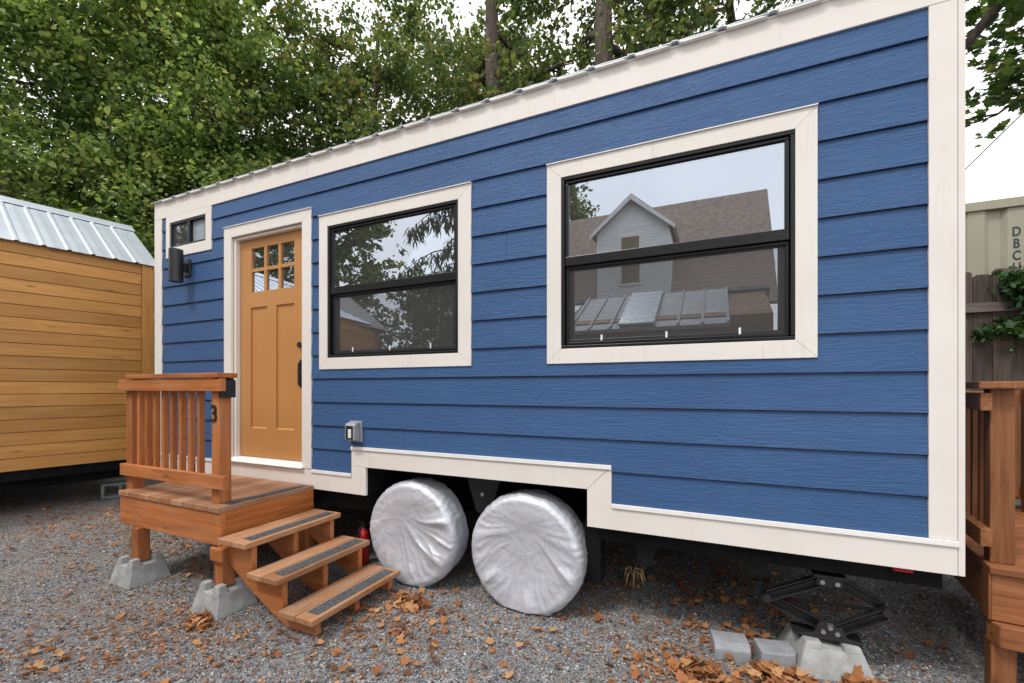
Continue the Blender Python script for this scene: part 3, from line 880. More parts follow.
# steps
T = [(-3.105, -2.812, .507), (-2.795, -2.500, .324), (-2.495, -2.195, .136)]
for (a, b, z) in T:
    mid = (a + b) / 2
    tb = MB().box(a, mid - .003, -.868, -.045, z - .038, z).box(mid + .003, b, -.868, -.045, z - .038, z).build('tread', M['tread_y'], porch, .005)
    MB().box(mid + .028, b - .03, -.80, -.085, z + .0004, z + .0028).build('grip_strip', M['grip'], tb)
    for yy_ in (-.74, -.44, -.14):
        nl = MB().lathe([(.004, 0), (.006, .003), (.002, .0045)], (mid + .085 - .028, yy_, z + .0022), 'z', 8)
        nl.build('nail', M['cap_nail'], tb)
for yy_ in (-.785, -.455, -.115):
    pl = [(-3.152, .42), (-3.152, .655), (-3.10, .655) , (-3.10, .4685), (-2.83, .4685), (-2.83, .2855), (-2.53, .2855), (-2.53, .0975), (-2.235, .0975), (-2.235, .012), (-2.42, .012), (-3.06, .33), (-3.152, .42)][:-1]
    # drop the tall lug beside the porch rim
    pl = [(-3.152, .36), (-3.152, .4685), (-2.835, .4685), (-2.835, .2855), (-2.535, .2855), (-2.535, .0975), (-2.235, .0975), (-2.235, .006), (-2.50, .006), (-2.62, .06), (-2.82, .16), (-3.06, .31)]
    MB().prism(pl, 'y', yy_ - .02, yy_ + .02).build('stringer', M['deck_x'], porch, .003)


def pier_mesh(bw=.148, tw=.10, h=.2, slot=.047, slot_d=.05):
    m = MB()
    def hw(z): return bw + (tw - bw) * z / h
    zf = h - slot_d
    a, b = hw(0), hw(zf)
    m.add([(-a, -a, 0), (a, -a, 0), (a, a, 0), (-a, a, 0), (-b, -b, zf), (b, -b, zf), (b, b, zf), (-b, b, zf)],
          [(0, 3, 2, 1), (4, 5, 6, 7), (0, 1, 5, 4), (1, 2, 6, 5), (2, 3, 7, 6), (3, 0, 4, 7)])
    c = hw(h)
    for sx in (-1, 1):
        for sy in (-1, 1):
            q = [(sx * slot, sy * slot), (sx * b, sy * slot), (sx * b, sy * b), (sx * slot, sy * b)]
            r_ = [(sx * slot, sy * slot), (sx * c, sy * slot), (sx * c, sy * c), (sx * slot, sy * c)]
            fs = [(4, 5, 6, 7), (0, 1, 5, 4), (1, 2, 6, 5), (2, 3, 7, 6), (3, 0, 4, 7)]
            if sx * sy < 0: fs = [f[::-1] for f in fs]
            m.add([(x, y, zf) for x, y in q] + [(x, y, h) for x, y in r_], fs)
    return m
pb = pier_mesh().build('pier_block', M['concrete'], None, .006)
piers = [(-3.13, -.80, 0, 'pale concrete pier block carrying the porch post beside the steps'),
         (-4.19, -.80, 0, 'pale concrete pier block carrying the outer porch post below the railing'),
         (-4.19, -.12, 0, 'concrete pier block in shade under the back of the porch')]
for i, (x, y, rz, lb) in enumerate(piers):
    o = pb if i == 0 else pb.copy()
    if i: COL.objects.link(o)
    o.location = (x, y, ground_z(x, y) - .002); o.rotation_euler = (0, 0, rz)
    tag(o, lb, 'pier block', 'concrete pier blocks')
jb = pier_mesh(.185, .125, .168, .05, .03).build('pier_block', M['concrete'], None, .008)
jb.location = (.560, .205, ground_z(.56, .205) - .002); jb.rotation_euler = (0, 0, R(9))
tag(jb, 'broad concrete pier block carrying the black scissor jack', 'pier block', 'concrete pier blocks')

# scissor jack
jk = empty('scissor_jack', (.54, .17, .168))
tag(jk, 'black steel scissor jack standing on a concrete pier under the blue house', 'jack')
jy = .17
cxj = .572; zt, zb, zm = .502, .192, .40
def arm(p, q, nm, dy):
    a = Vector((p[0], 0, p[1])); b = Vector((q[0], 0, q[1])); d = (b - a).normalized(); nrm = Vector((-d.z, 0, d.x))
    m = MB(); hw_ = .030
    def bar(o0, o1, y0, y1):
        c = [a + nrm * o0, b + nrm * o0, b + nrm * o1, a + nrm * o1]
        m.prism([(v.x, v.z) for v in c], 'y', y0, y1)
    bar(-hw_, hw_, jy + dy, jy + dy + .005)
    bar(hw_ - .006, hw_, jy + dy - .038, jy + dy - .0002); bar(-hw_, -hw_ + .006, jy + dy - .038, jy + dy - .0002)
    bar(-.006, .006, jy + dy - .010, jy + dy - .0002)
    return m.build(nm, M['blackmetal'], jk, .0015)
zl, zr = .335, .40
arm((cxj - .035, zt - .022), (cxj - .285, zl + .014), 'arm', 0)
arm((cxj + .035, zt - .022), (cxj + .245, zr - .02), 'arm', .03)
arm((cxj - .035, zb + .03), (cxj - .282, zl - .014), 'arm', .035)
arm((cxj + .035, zb + .03), (cxj + .243, zr - .048), 'arm', -.004)
MB().box(cxj - .075, cxj + .075, jy - .06, jy + .08, zt + .004, zt + .018).box(cxj - .06, cxj + .06, jy - .046, jy - .040, zt - .045, zt + .0038).build('top_plate', M['blackmetal'], jk, .002)
MB().prism([(cxj - .17, zb - .02), (cxj + .15, zb - .02), (cxj + .15, zb - .012), (cxj + .075, zb + .005), (cxj + .055, zb + .055), (cxj - .055, zb + .055), (cxj - .075, zb + .005), (cxj - .17, zb - .012)], 'y', jy - .055, jy - .048).box(cxj - .17, cxj + .15, jy - .0475, jy + .08, zb - .022, zb - .014).build('base_plate', M['blackmetal'], jk, .002)
for (bx, bz, by_) in ((cxj - .034, zt - .022, -.056), (cxj + .034, zt - .022, -.056), (cxj - .032, zb + .022, -.064), (cxj + .032, zb + .022, -.064), (cxj, zb + .048, -.064)):
    MB().tube([(bx, jy + by_, bz), (bx, jy + by_ + .0095, bz)], .012, 10).build('bolt', M['bolt'], jk)
MB().tube([(cxj - .30, jy - .01, zl), (cxj + .30, jy - .01, zr - .03)], .008, 8).build('screw', M['chassis'], jk)
MB().tube([(cxj - .295, jy - .045, zl), (cxj - .295, jy + .03, zl)], .022, 12).tube([(cxj + .25, jy - .045, zr - .034), (cxj + .25, jy + .035, zr - .034)], .022, 12).build('pivot', M['blackmetal'], jk)

# two grey pavers
def paver(x, y, w_, d_, h_, rz, label, roundc=False):
    poly = [(-d_ / 2, 0), (d_ / 2, 0), (d_ / 2, h_), (-d_ / 2 + .035, h_), (-d_ / 2, h_ - .03)]
    if roundc:
        m = MB(); c = [(-w_ / 2, -d_ / 2), (w_ / 2 - .05, -d_ / 2), (w_ / 2 - .014, -d_ / 2 + .016), (w_ / 2, -d_ / 2 + .05), (w_ / 2, d_ / 2), (-w_ / 2, d_ / 2)]
        m.prism(c, 'z', 0, h_)
    else:
        m = MB().prism(poly, 'x', -w_ / 2, w_ / 2)
    o = m.build('paver', M['paver'], None, .008)
    o.location = (x, y, ground_z(x, y) - .012); o.rotation_euler = (0, 0, rz)
    tag(o, label, 'paver', 'grey concrete pavers')
paver(.085, .075, .19, .15, .10, R(10), 'grey concrete paver with a sloped front edge, left of the pair by the jack pier')
paver(.315, .085, .19, .15, .10, R(12), 'grey concrete paver with a rounded corner, close against the jack pier', True)

# red fire extinguisher behind the steps
fe = empty('fire_extinguisher', (-2.80, .20, 0))
tag(fe, 'red fire extinguisher standing behind the steps next to the left wheel cover', 'extinguisher')
MB().lathe([(.04, .0), (.05, .012), (.05, .25), (.04, .28), (.018, .295), (.018, .31)], (-2.80, .20, .005), 'z', 24).build('cylinder', M['red_paint'], fe, 0, True)
MB().lathe([(.017, .0), (.019, .03), (.012, .034)], (-2.80, .20, .3155), 'z', 12).box(-2.85, -2.79, .192, .208, .349, .356).box(-2.85, -2.785, .192, .208, .362, .369).box(-2.792, -2.785, .192, .208, .3565, .3618).build('valve', M['blackmetal'], fe)
MB().tube([(-2.80, .17, .33), (-2.80, .145, .30), (-2.80, .142, .2), (-2.80, .147, .12)], .008, 8).build('hose', M['rubber'], fe)

# dry plant tuft under the house
dp = MB(); random.seed(11)
bx, by = -.56, .66
for i in range(9):
    a = random.uniform(0, 6.28); L = random.uniform(.05, .09)
    top = Vector((bx + .02 * math.cos(a), by + .02 * math.sin(a), .16 + random.uniform(-.01, .02)))
    p = [Vector((bx, by, .0)), Vector((bx, by, .10)), top, top + Vector((L * .5 * math.cos(a), L * .5 * math.sin(a), -.02)), top + Vector((L * .8 * math.cos(a), L * .8 * math.sin(a), -.11))]
    dp.tube(p, [.003, .003, .005, .009, .002], 5)
tag(dp.build('dry_plant', M['straw'], None, 0, True), 'withered straw coloured plant drooping in the shade below the cream skirt', 'plant')

# ------------------------------------------------------------------ cedar tiny house on the left
CR = -R(9.9)
ced = empty('cedar_house', (-7.335, .829, 0), CR, False)
tag(ced, 'cedar clad tiny house with a ribbed galvanised gable roof at the left', 'tiny house')
L_ = 7.6; W_ = 2.5; zb_, ze, zr_ = .545, 3.30, 4.12
cb = MB(); nb = 18; bh = (ze - zb_) / nb
for k in range(nb):
    a = zb_ + k * bh
    cuts = [-L_, -.135]
    cb.add([(-.006, -L_, a + .006), (-.006, -.132, a + .006), (-.03, -.132, a + .006), (-.03, -L_, a + .006), (-.010, -L_, a + bh), (-.010, -.132, a + bh), (-.03, -.132, a + bh), (-.03, -L_, a + bh)],
           [(0, 1, 2, 3), (7, 6, 5, 4), (0, 4, 5, 1), (1, 5, 6, 2), (2, 6, 7, 3), (3, 7, 4, 0)])
cb.build('wall_boards', M['cedar_y'], ced, .003)
gb = MB()
gb.prism([(-W_ + .02, zb_), (-.03, zb_), (-.03, ze), (-W_ / 2, zr_ - .05), (-W_ + .02, ze)], 'y', -.03, -.005)
gb.prism([(-W_ + .02, zb_), (-.03, zb_), (-.03, ze), (-W_ / 2, zr_ - .05), (-W_ + .02, ze)], 'y', -L_, -L_ + .025)
gb.box(-W_, -W_ + .025, -L_ + .03, -.032, zb_, ze)
gb.build('end_wall', M['cedar_x'], ced)
MB().box(-.012, .012, -.130, .006, zb_ - .01, ze).build('corner_board', M['cedar_z'], ced, .003)
cl2 = MB().box(-.05, -.0305, -L_, -.032, zb_ + .01, ze)
cl2.build('wall_lining', M['interior'], ced)
MB().box(-W_ + .05, -.05, -L_ + .1, -.1, zb_ - .12, zb_ - .002).box(-.30, -.22, -L_ + .2, -.2, zb_ - .26, zb_ - .1205).box(-2.2, -2.1, -L_ + .2, -.2, zb_ - .26, zb_ - .1205).build('chassis', M['chassis'], ced)
MB().box(-.27, -.19, -1.55, -1.44, .22, .30).box(-.25, -.21, -1.53, -1.46, .3005, .42).build('leveling_leg', M['chassis'], ced)
# roof panels
def sloped_roof(xe, ze_, xr2, zr2, y0, y1, pitch):
    m = MB()
    d = Vector((xr2 - xe, 0, zr2 - ze_)); ln = d.length; d.normalize(); nrm = Vector((-d.z, 0, d.x))
    if nrm.z < 0: nrm = -nrm
    pr = [(y0, 0)]; y = y0 + .08
    while y < y1 - .05:
        pr += [(y - .03, 0), (y - .012, .015), (y + .012, .015), (y + .03, 0), (y + pitch * .4, .003), (y + pitch * .65, 0)]
        y += pitch
    pr += [(y1, 0)]
    n_ = len(pr); vs = []
    for s_, th in ((0, 0), (ln, 0), (0, -.006), (ln, -.006)):
        for (yy_, h_) in pr:
            p = Vector((xe, 0, ze_)) + d * s_ + nrm * (h_ + th)
            vs.append((p.x, yy_, p.z))
    fs = []
    for i in range(n_ - 1):
        fs += [(i, i + 1, n_ + i + 1, n_ + i), (2 * n_ + i, 3 * n_ + i, 3 * n_ + i + 1, 2 * n_ + i + 1), (i, 2 * n_ + i, 2 * n_ + i + 1, i + 1)]
    return m.add(vs, fs)
rr1 = sloped_roof(.05, ze - .015, -W_ / 2, zr_, -L_ - .1, .07, .225).build('roof', M['sheet'], ced)
sloped_roof(-W_ - .05, ze - .015, -W_ / 2, zr_, -L_ - .1, .07, .225).build('roof', M['sheet'], ced)
MB().prism([(-W_ / 2 - .16, zr_ - .085), (-W_ / 2, zr_ + .028), (-W_ / 2 + .16, zr_ - .085), (-W_ / 2 + .16, zr_ - .079), (-W_ / 2, zr_ + .034), (-W_ / 2 - .16, zr_ - .079)], 'y', -L_ - .11, .085).build('ridge_cap', M['sheet'], ced)
MB().prism([(.045, ze - .02), (-W_ / 2, zr_ - .012), (-W_ / 2, zr_ - .10), (.03, ze - .10)], 'y', -.0045, .02).prism([(-W_ - .045, ze - .02), (-W_ - .03, ze - .10), (-W_ / 2 - .0005, zr_ - .10), (-W_ / 2 - .0005, zr_ - .012)], 'y', -.0045, .02).build('rake_board', M['cedar_x'], ced)

# hollow block by the cedar house
cbk = MB()
cbk.box(-.2, .2, -.1, -.07, 0, .19).box(-.2, .2, .07, .1, 0, .19)
for xx in (-.2, -.015, .17): cbk.box(xx, xx + .03, -.0695, .0695, 0, .19)
o = MB(); o.v = [(x, y if True else y, z) for x, y, z in cbk.v]; o.f = cbk.f
# lies on its side: holes face the camera side
o.v = [(x, z - .095, y + .1) for x, y, z in cbk.v]; o.f = [f[::-1] for f in cbk.f]
ob_ = o.build('cinder_block', M['dark_concrete'], None, .004)
ob_.location = (-7.72, .62, ground_z(-7.72, .62)); ob_.rotation_euler = (0, 0, R(62))
tag(ob_, 'grey hollow concrete block lying on the gravel below the cedar house', 'cinder block')

# ------------------------------------------------------------------ deck on the right
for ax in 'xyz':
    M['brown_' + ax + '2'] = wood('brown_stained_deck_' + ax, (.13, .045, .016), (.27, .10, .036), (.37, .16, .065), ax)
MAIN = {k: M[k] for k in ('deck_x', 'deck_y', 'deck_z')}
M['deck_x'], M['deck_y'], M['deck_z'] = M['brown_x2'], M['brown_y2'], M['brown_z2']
DR = -R(7.6)
dko = empty('wooden_deck', (1.252, .239, 0), DR, False)
tag(dko, 'stained wooden deck with slatted railing beyond the right end of the blue house', 'deck')
db = MB()
for i in range(11):
    db.box(.0, 1.7, .0 + i * .143 + (.002 if i else -.022), (i + 1) * .143 - .002, .612, .65)
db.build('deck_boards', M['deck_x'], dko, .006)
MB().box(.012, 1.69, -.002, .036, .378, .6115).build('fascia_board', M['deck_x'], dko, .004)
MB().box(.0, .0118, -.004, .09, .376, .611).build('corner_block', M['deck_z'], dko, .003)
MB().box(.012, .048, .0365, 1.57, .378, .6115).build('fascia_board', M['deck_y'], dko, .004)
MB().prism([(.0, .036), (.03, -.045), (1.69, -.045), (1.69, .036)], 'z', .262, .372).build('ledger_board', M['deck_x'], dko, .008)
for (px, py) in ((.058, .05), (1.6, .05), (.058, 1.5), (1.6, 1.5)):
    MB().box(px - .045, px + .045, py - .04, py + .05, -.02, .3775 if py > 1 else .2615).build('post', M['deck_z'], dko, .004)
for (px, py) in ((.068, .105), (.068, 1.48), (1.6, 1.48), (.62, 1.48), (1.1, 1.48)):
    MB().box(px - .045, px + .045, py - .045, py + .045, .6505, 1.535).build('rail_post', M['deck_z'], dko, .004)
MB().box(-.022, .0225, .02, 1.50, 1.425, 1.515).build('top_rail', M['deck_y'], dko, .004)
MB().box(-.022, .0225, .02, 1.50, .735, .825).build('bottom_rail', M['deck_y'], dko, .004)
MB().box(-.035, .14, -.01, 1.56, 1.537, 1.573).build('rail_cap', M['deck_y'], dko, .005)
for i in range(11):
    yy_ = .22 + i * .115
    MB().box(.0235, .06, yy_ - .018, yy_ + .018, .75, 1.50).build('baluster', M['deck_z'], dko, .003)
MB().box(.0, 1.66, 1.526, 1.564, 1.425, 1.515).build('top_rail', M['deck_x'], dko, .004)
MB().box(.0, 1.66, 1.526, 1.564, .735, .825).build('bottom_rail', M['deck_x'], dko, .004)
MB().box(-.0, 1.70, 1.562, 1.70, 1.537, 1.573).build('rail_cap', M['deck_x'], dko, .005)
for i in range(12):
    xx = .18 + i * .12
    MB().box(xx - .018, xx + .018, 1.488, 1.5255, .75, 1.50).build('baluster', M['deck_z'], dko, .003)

M.update(MAIN)
# ------------------------------------------------------------------ board fence, container, ivy, cable
fen = empty('fence_and_light_block', (3.5, 2.93, 0))
tag(fen, 'tall weathered grey brown board fence behind the right deck, extended unseen behind the blue house to block light', 'fence')
fb = MB(); xx = -6.0; random.seed(4)  # runs on unseen behind the blue house, added there to block light below it
while xx < 6.2:
    wd = random.uniform(.135, .15); hh = 2.64 + random.uniform(-.025, .03)
    fb.prism([(xx, -.02), (xx + wd - .004, -.02), (xx + wd - .004, hh - .02), (xx + wd - .03, hh), (xx + .026, hh + random.uniform(-.01, .01)), (xx, hh - .02)], 'y', 2.92 + random.uniform(-.004, .004), 2.94)
    xx += wd
fb.build('fence_boards', M['fence_z'], fen)
MB().box(-6.0, 6.2, 2.882, 2.915, 2.26, 2.35).build('fence_rail', M['fence_x'], fen, .003)
MB().box(-6.0, 6.2, 2.882, 2.915, .45, .54).build('fence_rail', M['fence_x'], fen, .003)
light_block = empty('fence_and_light_block', (-7.335, .829, 0), CR, False)  # added unseen fence, keeps light from reaching under the cedar house
tag(light_block, 'added board fence, unseen, blocking light along the far side of the cedar house', 'fence')
f2 = MB(); yy_ = -8.2
while yy_ < 1.6:
    f2.box(-3.12, -3.10, yy_, yy_ + .142, -.02, 2.1 + random.uniform(-.02, .02)); yy_ += .146
f2.build('fence_boards', M['fence_z'], light_block)
MB().box(-3.0995, -3.06, -8.2, 1.6, 1.7, 1.79).build('fence_rail', M['fence_x'], light_block, .003)
con = empty('shipping_container', (5.0, 4.6, .9))
tag(con, 'beige corrugated steel shipping container showing over the board fence', 'container')
cm = MB(); x = 2.061; pr = []
while x < 7.9:
    pr += [(x, 3.46), (x + .012, 3.46), (x + .055, 3.425), (x + .185, 3.425), (x + .228, 3.46)]
    x += .305
pr = [p for p in pr if p[0] < 7.98]
poly = [(2.06, 3.50)] + [(2.06, 3.46)] + pr + [(7.98, 3.46), (7.98, 3.50)]
cm.prism(poly, 'z', 1.05, 3.38)
cm.box(2.06, 7.98, 3.505, 5.8, 1.05, 3.38)
cm.build('container_body', M['container'], con)
MB().box(2.0, 8.04, 3.40, 3.50, 3.3805, 3.475).box(2.0, 8.04, 3.40, 3.50, .905, 1.0495).box(2.0, 2.0595, 3.40, 3.50, 1.05, 3.38).box(7.9805, 8.04, 3.40, 3.50, 1.05, 3.38).box(2.0, 8.04, 3.501, 5.84, 3.3805, 3.44).build('container_frame', M['container'], con, .006)
for i, chh in enumerate('DBCU'):
    cu = bpy.data.curves.new('code', 'FONT'); cu.body = chh; cu.size = .145; cu.extrude = .0008; cu.offset = .004
    to = bpy.data.objects.new('code_tmp', cu); COL.objects.link(to); bpy.context.view_layer.update()
    me = bpy.data.meshes.new_from_object(to.evaluated_get(bpy.context.evaluated_depsgraph_get())); bpy.data.objects.remove(to)
    me.transform(Matrix.Diagonal((.62, .92, 1, 1)))
    text_mesh(me, 'code_letter', M['blackmetal'], con, Vector((2.792, 3.4238, 3.085 - i * .122)))

def leaf_cloud(P, size, rg, flat=.3, droop=.0, aspect=.62):
    n_ = len(P)
    u, v, w_ = rot_basis(n_, rg, flat)
    v = v.copy(); v[:, 2] -= droop; v /= np.linalg.norm(v, axis=1, keepdims=True)
    s = size if isinstance(size, np.ndarray) else size * np.clip(rg.lognormal(-.1, .32, n_), .4, 1.7)
    s = s[:, None]
    def q(a_, b_, c_): return P + u * s * aspect * a_ + v * s * b_ + w_ * s * c_
    return np.stack([q(0, 0, 0), q(.40, .20, .07), q(.46, .55, .10), q(0, 1, -.06), q(-.46, .55, .10), q(-.40, .20, .07)], 1).reshape(-1, 3)

rg = np.random.default_rng(21)
ivr = empty('ivy', (2.7, 2.86, 0))
tag(ivr, 'dark green ivy climbing over the weathered board fence', 'ivy')
pts = []
def ivb(x, z, sx, sz, n_):
    pts.append(np.stack([rg.normal(x, sx, n_), 2.86 + rg.uniform(-.10, .03, n_), rg.normal(z, sz, n_)], -1))
ivb(2.72, 2.12, .085, .17, 230); ivb(2.45, 2.12, .08, .04, 70); ivb(2.32, 2.05, .05, .03, 40); ivb(2.55, 2.45, .07, .07, 110); ivb(2.46, 2.56, .04, .03, 40); ivb(2.68, 2.38, .09, .12, 160); ivb(2.92, 1.9, .13, .3, 260); ivb(3.1, 2.2, .15, .3, 260)
Pv = np.concatenate(pts); Pv = Pv[Pv[:, 2] > .3]
st = MB()
st.tube([(3.0, 2.87, 0), (2.9, 2.87, 1.2), (2.7, 2.865, 1.9), (2.66, 2.865, 2.2), (2.55, 2.865, 2.48), (2.46, 2.865, 2.58)], [.016, .014, .01, .008, .005, .003], 6)
st.tube([(2.7, 2.865, 1.95), (2.55, 2.865, 2.12), (2.42, 2.865, 2.11), (2.30, 2.865, 2.03)], [.008, .006, .005, .003], 6)
st.build('stem', M['bark'], ivr, 0, True)
Vv = leaf_cloud(np.concatenate([Pv, Pv[::3] + rg.normal(0, .03, Pv[::3].shape)]), .052, rg, .15, .5, .95)
np_mesh('foliage', Vv - np.array([2.7, 2.86, 0]), 6, M['leaf_ivy'], ivr)

# ------------------------------------------------------------------ trees
def limb_path(rd, p0, d, length, n_=6, wob=.16, droop=0.0):
    pts_ = [Vector(p0)]; d = Vector(d).normalized()
    for i in range(n_):
        d = (d + Vector((rd.gauss(0, wob), rd.gauss(0, wob), rd.gauss(0, wob * .7) - droop * i / n_))).normalized()
        pts_.append(pts_[-1] + d * length / n_)
    return pts_


def tree(label, base, h, tr_, crown_lo, spread, nleaf, lsize, mat, seed, group, limbs=16, lean=(0, 0), name='broadleaf_tree', clump=.42, dens_low=1.0, flat=.25, extra=None, lobed=False, cat='tree', back=False, zmin=.15):
    rd = random.Random(seed); rg = np.random.default_rng(seed)
    root = empty(name, (base[0], base[1], 0))
    tag(root, label, cat, group)
    tm = MB()
    trunk = [Vector((base[0], base[1], -.05))]
    n_ = 9
    for i in range(1, n_ + 1):
        f = i / n_
        trunk.append(Vector((base[0] + lean[0] * f + rd.gauss(0, .05) * (1 + f), base[1] + lean[1] * f + rd.gauss(0, .05) * (1 + f), h * .93 * f)))
    tm.tube(trunk, [tr_ * (1.15 if i == 0 else 1 - .82 * i / n_) for i in range(n_ + 1)], 12)
    ends = []
    def at_trunk(f):
        q = f * n_; i = min(int(q), n_ - 1)
        return trunk[i].lerp(trunk[i + 1], q - i)
    for j in range(limbs):
        f = crown_lo / h + (1 - crown_lo / h) * (j + rd.random()) / limbs * .95
        f = min(f, .97)
        p0 = at_trunk(f)
        a = j * 2.399 + rd.uniform(-.4, .4)
        if back: a = rd.uniform(.1, math.pi - .1)
        up = rd.uniform(.1, .7)
        rel = (f - crown_lo / h) / (1 - crown_lo / h)
        ln = spread * (1.0 - .62 * rel ** 1.6) * rd.uniform(.75, 1.1)
        lp_ = limb_path(rd, p0, (math.cos(a), math.sin(a), up), ln, 6, .16, .05)
        r0 = tr_ * (1 - .82 * f) * .55
        tm.tube(lp_, [max(.006, r0 * (1 - .85 * i / 6)) for i in range(7)], 7, False)
        for k in range(7):
            q = rd.uniform(.25, 1.0) * 6; i = min(int(q), 5)
            s0 = lp_[i].lerp(lp_[i + 1], q - i)
            dd = Vector((math.cos(a + rd.uniform(-1.3, 1.3)), math.sin(a + rd.uniform(-1.3, 1.3)), rd.uniform(-.25, .8)))
            l2 = ln * rd.uniform(.22, .42)
            sp = limb_path(rd, s0, dd, l2, 3, .2, .1)
            tm.tube(sp, [max(.004, r0 * .35 * (1 - .8 * i2 / 3)) for i2 in range(4)], 5, False)
            ends += [(sp[3], l2), (sp[2], l2), (sp[1], l2 * .8)]
        ends += [(lp_[6], ln * .3), (lp_[5], ln * .3)]
    if extra:
        for (pp, rr0, eset) in extra:
            tm.tube(pp, rr0, 8, False)
            ends += [(Vector(e), .9) for e in eset]
    tm.build('trunk', M['bark'], root, 0, True)
    E = np.array([tuple(e[0]) for e in ends]); wgt = np.array([.6 + rd.random() for _ in ends]); wgt /= wgt.sum()
    idx = rg.choice(len(E), nleaf, p=wgt)
    sub = rg.normal(0, 1, (len(E) * 2, 3)) * np.array([clump, clump, clump * .8])
    P = E[idx] + sub[idx * 2 + rg.integers(0, 2, nleaf)] + rg.normal(0, 1, (nleaf, 3)) * clump * np.array([.30, .30, .22])
    P = P[P[:, 2] > zmin]
    off = np.array([base[0], base[1], 0])
    if lobed:
        V, k = lobed_leaves(P, rg.uniform(lsize * .7, lsize * 1.25, len(P)), rg, flat, .3)
        np_mesh('crown', V.reshape(-1, 3) - off, (lobed_faces(len(P), k), 3), mat, root)
    else:
        np_mesh('crown', leaf_cloud(P, lsize, rg, flat, .35, .72) - off, 6, mat, root)
    return root

G = 'broadleaf trees behind the houses'
LB = M['leaf_bright']; LD = M['leaf_dark']
tree('bright green leafy tree rising farthest left over the galvanised roof', (-13.9, 1.2), 12.0, .20, .6, 3.0, 60000, .108, LB, 31, G, 26, clump=.66)
tree('bushy yellow green tree directly above the galvanised ridge at the left', (-13.2, 3.6), 13.0, .20, .4, 3.1, 64000, .108, LB, 32, G, 28, clump=.66)
tree('dense green tree filling the gap between cedar house and blue house', (-11.6, 4.4), 12.5, .20, .4, 3.0, 60000, .105, LB, 33, G, 28, clump=.6)
tree('dark tree behind the small eave window of the blue house', (-10.4, 6.4), 12.5, .18, 1.0, 3.0, 24000, .14, LD, 34, G, 24, clump=.45)
tree('dark leafy tree showing above the roof over the mustard door', (-8.3, 6.6), 12.5, .18, 2.0, 3.0, 20000, .11, LD, 35, G, 22, clump=.38)
tree('tree with a bare grey trunk showing above the roof over the left window', (-4.25, 5.4), 13.5, .36, 5.0, 2.7, 13000, .105, LD, 36, G, 22, clump=.36, lean=(.1, .2), back=True)
tree('tree with the thickest dark trunk showing above the roof left of the big window', (-1.92, 5.6), 14.0, .34, 5.0, 2.9, 12000, .105, LD, 37, G, 20, clump=.36, lean=(.1, 0), back=True)
tree('dark leafy tree above the roof over the big window', (.5, 6.8), 12.5, .2, 6.6, 2.7, 13000, .11, LD, 38, G, 22, clump=.36)
tree('leafy tree in the second row filling the sky right of the mustard door', (-8.2, 9.4), 14.5, .2, 1.5, 3.6, 22000, .13, LD, 44, G, 26, clump=.5)
tree('slim dark tree in the second row between the two bare trunks', (-6.0, 9.0), 13.5, .18, 2.0, 3.2, 13000, .13, LD, 39, G, 22, clump=.4)
random.seed(3)
mp_ends = [(random.uniform(3.3, 5.9), random.uniform(5.6, 7.8), 6.35 + abs(random.gauss(0, .8)) + (0.0 if random.random() < .5 else .8)) for _ in range(90)]
tree('broad maple reaching in over the container at the right edge', (5.4, 6.7), 11.5, .24, 6.6, 3.0, 5200, .165, M['leaf_maple'], 40, None, 12, name='maple_tree', zmin=6.15, clump=.26, flat=.5, lobed=True,
     extra=[([(5.4, 6.7, 8.6), (4.7, 6.8, 8.3), (4.2, 6.85, 7.75), (3.75, 6.87, 7.15), (3.0, 6.9, 6.75), (2.2, 7.0, 6.6)], [.10, .09, .08, .07, .05, .02], mp_ends)])

# overhead cable from a service pole behind the house to beyond the maple
pole = MB().tube([(3.60, 9.43, -.05), (3.60, 9.43, 5.5)], [.11, .085], 12)
A_ = Vector((3.651, 9.359, 4.908)); B_ = Vector((5.40, 6.66, 6.995))

# ------------------------------------------------------------------ across the yard (seen mirrored in the windows)
gh_ = empty('gabled_house', (-2.0, -16.5, 0))
tag(gh_, 'white gabled house with brown shingle roof mirrored in the big window', 'house')
M['white_wall'] = plain('white_clapboard', (.86, .86, .84), .6, 0, .06)
M['shingle'] = plain('brown_shingle', (.30, .23, .185), .85, 0, .3, 6, .3)
hb = MB(); hb.prism([(-19.4, 0), (-13.6, 0), (-13.6, 4.6), (-16.5, 8.9), (-19.4, 4.6)], 'x', -8.5, 1.55)
hb.build('wall', M['white_wall'], gh_)
rs = MB()
rs.prism([(-13.2, 4.30), (-16.5, 9.15), (-16.5, 8.95), (-13.35, 4.22)], 'x', -8.8, 1.85)
rs.prism([(-19.8, 4.30), (-19.65, 4.22), (-16.5005, 8.95), (-16.5005, 9.15)], 'x', -8.8, 1.85)
rs.build('roof', M['shingle'], gh_)
dm = MB(); dm.prism([(-3.89, 3.9), (-1.39, 3.9), (-1.39, 7.19), (-2.64, 8.20), (-3.89, 7.19)], 'y', -17.0, -13.10)
for k in range(34):
    zz = 3.95 + k * .098
    dm.box(-3.895, -1.385, -13.10, -13.08, zz, zz + .085)
dmo = dm.build('dormer', M['white_wall'], gh_)
MB().prism([(-4.10, 7.07), (-4.03, 7.01), (-2.64, 8.20), (-1.25, 7.01), (-1.18, 7.07), (-2.64, 8.34)], 'y', -17.0, -12.85).build('dormer_roof', M['shingle'], dmo)
MB().prism([(-4.10, 7.04), (-4.10, 6.90), (-2.64, 8.12), (-1.18, 6.90), (-1.18, 7.04), (-2.64, 8.30)], 'y', -12.849, -12.80).build('barge_board', M['flash'], dmo)
MB().box(-3.10, -2.28, -13.075, -13.03, 5.18, 6.98).build('window_casing', M['flash'], dmo)
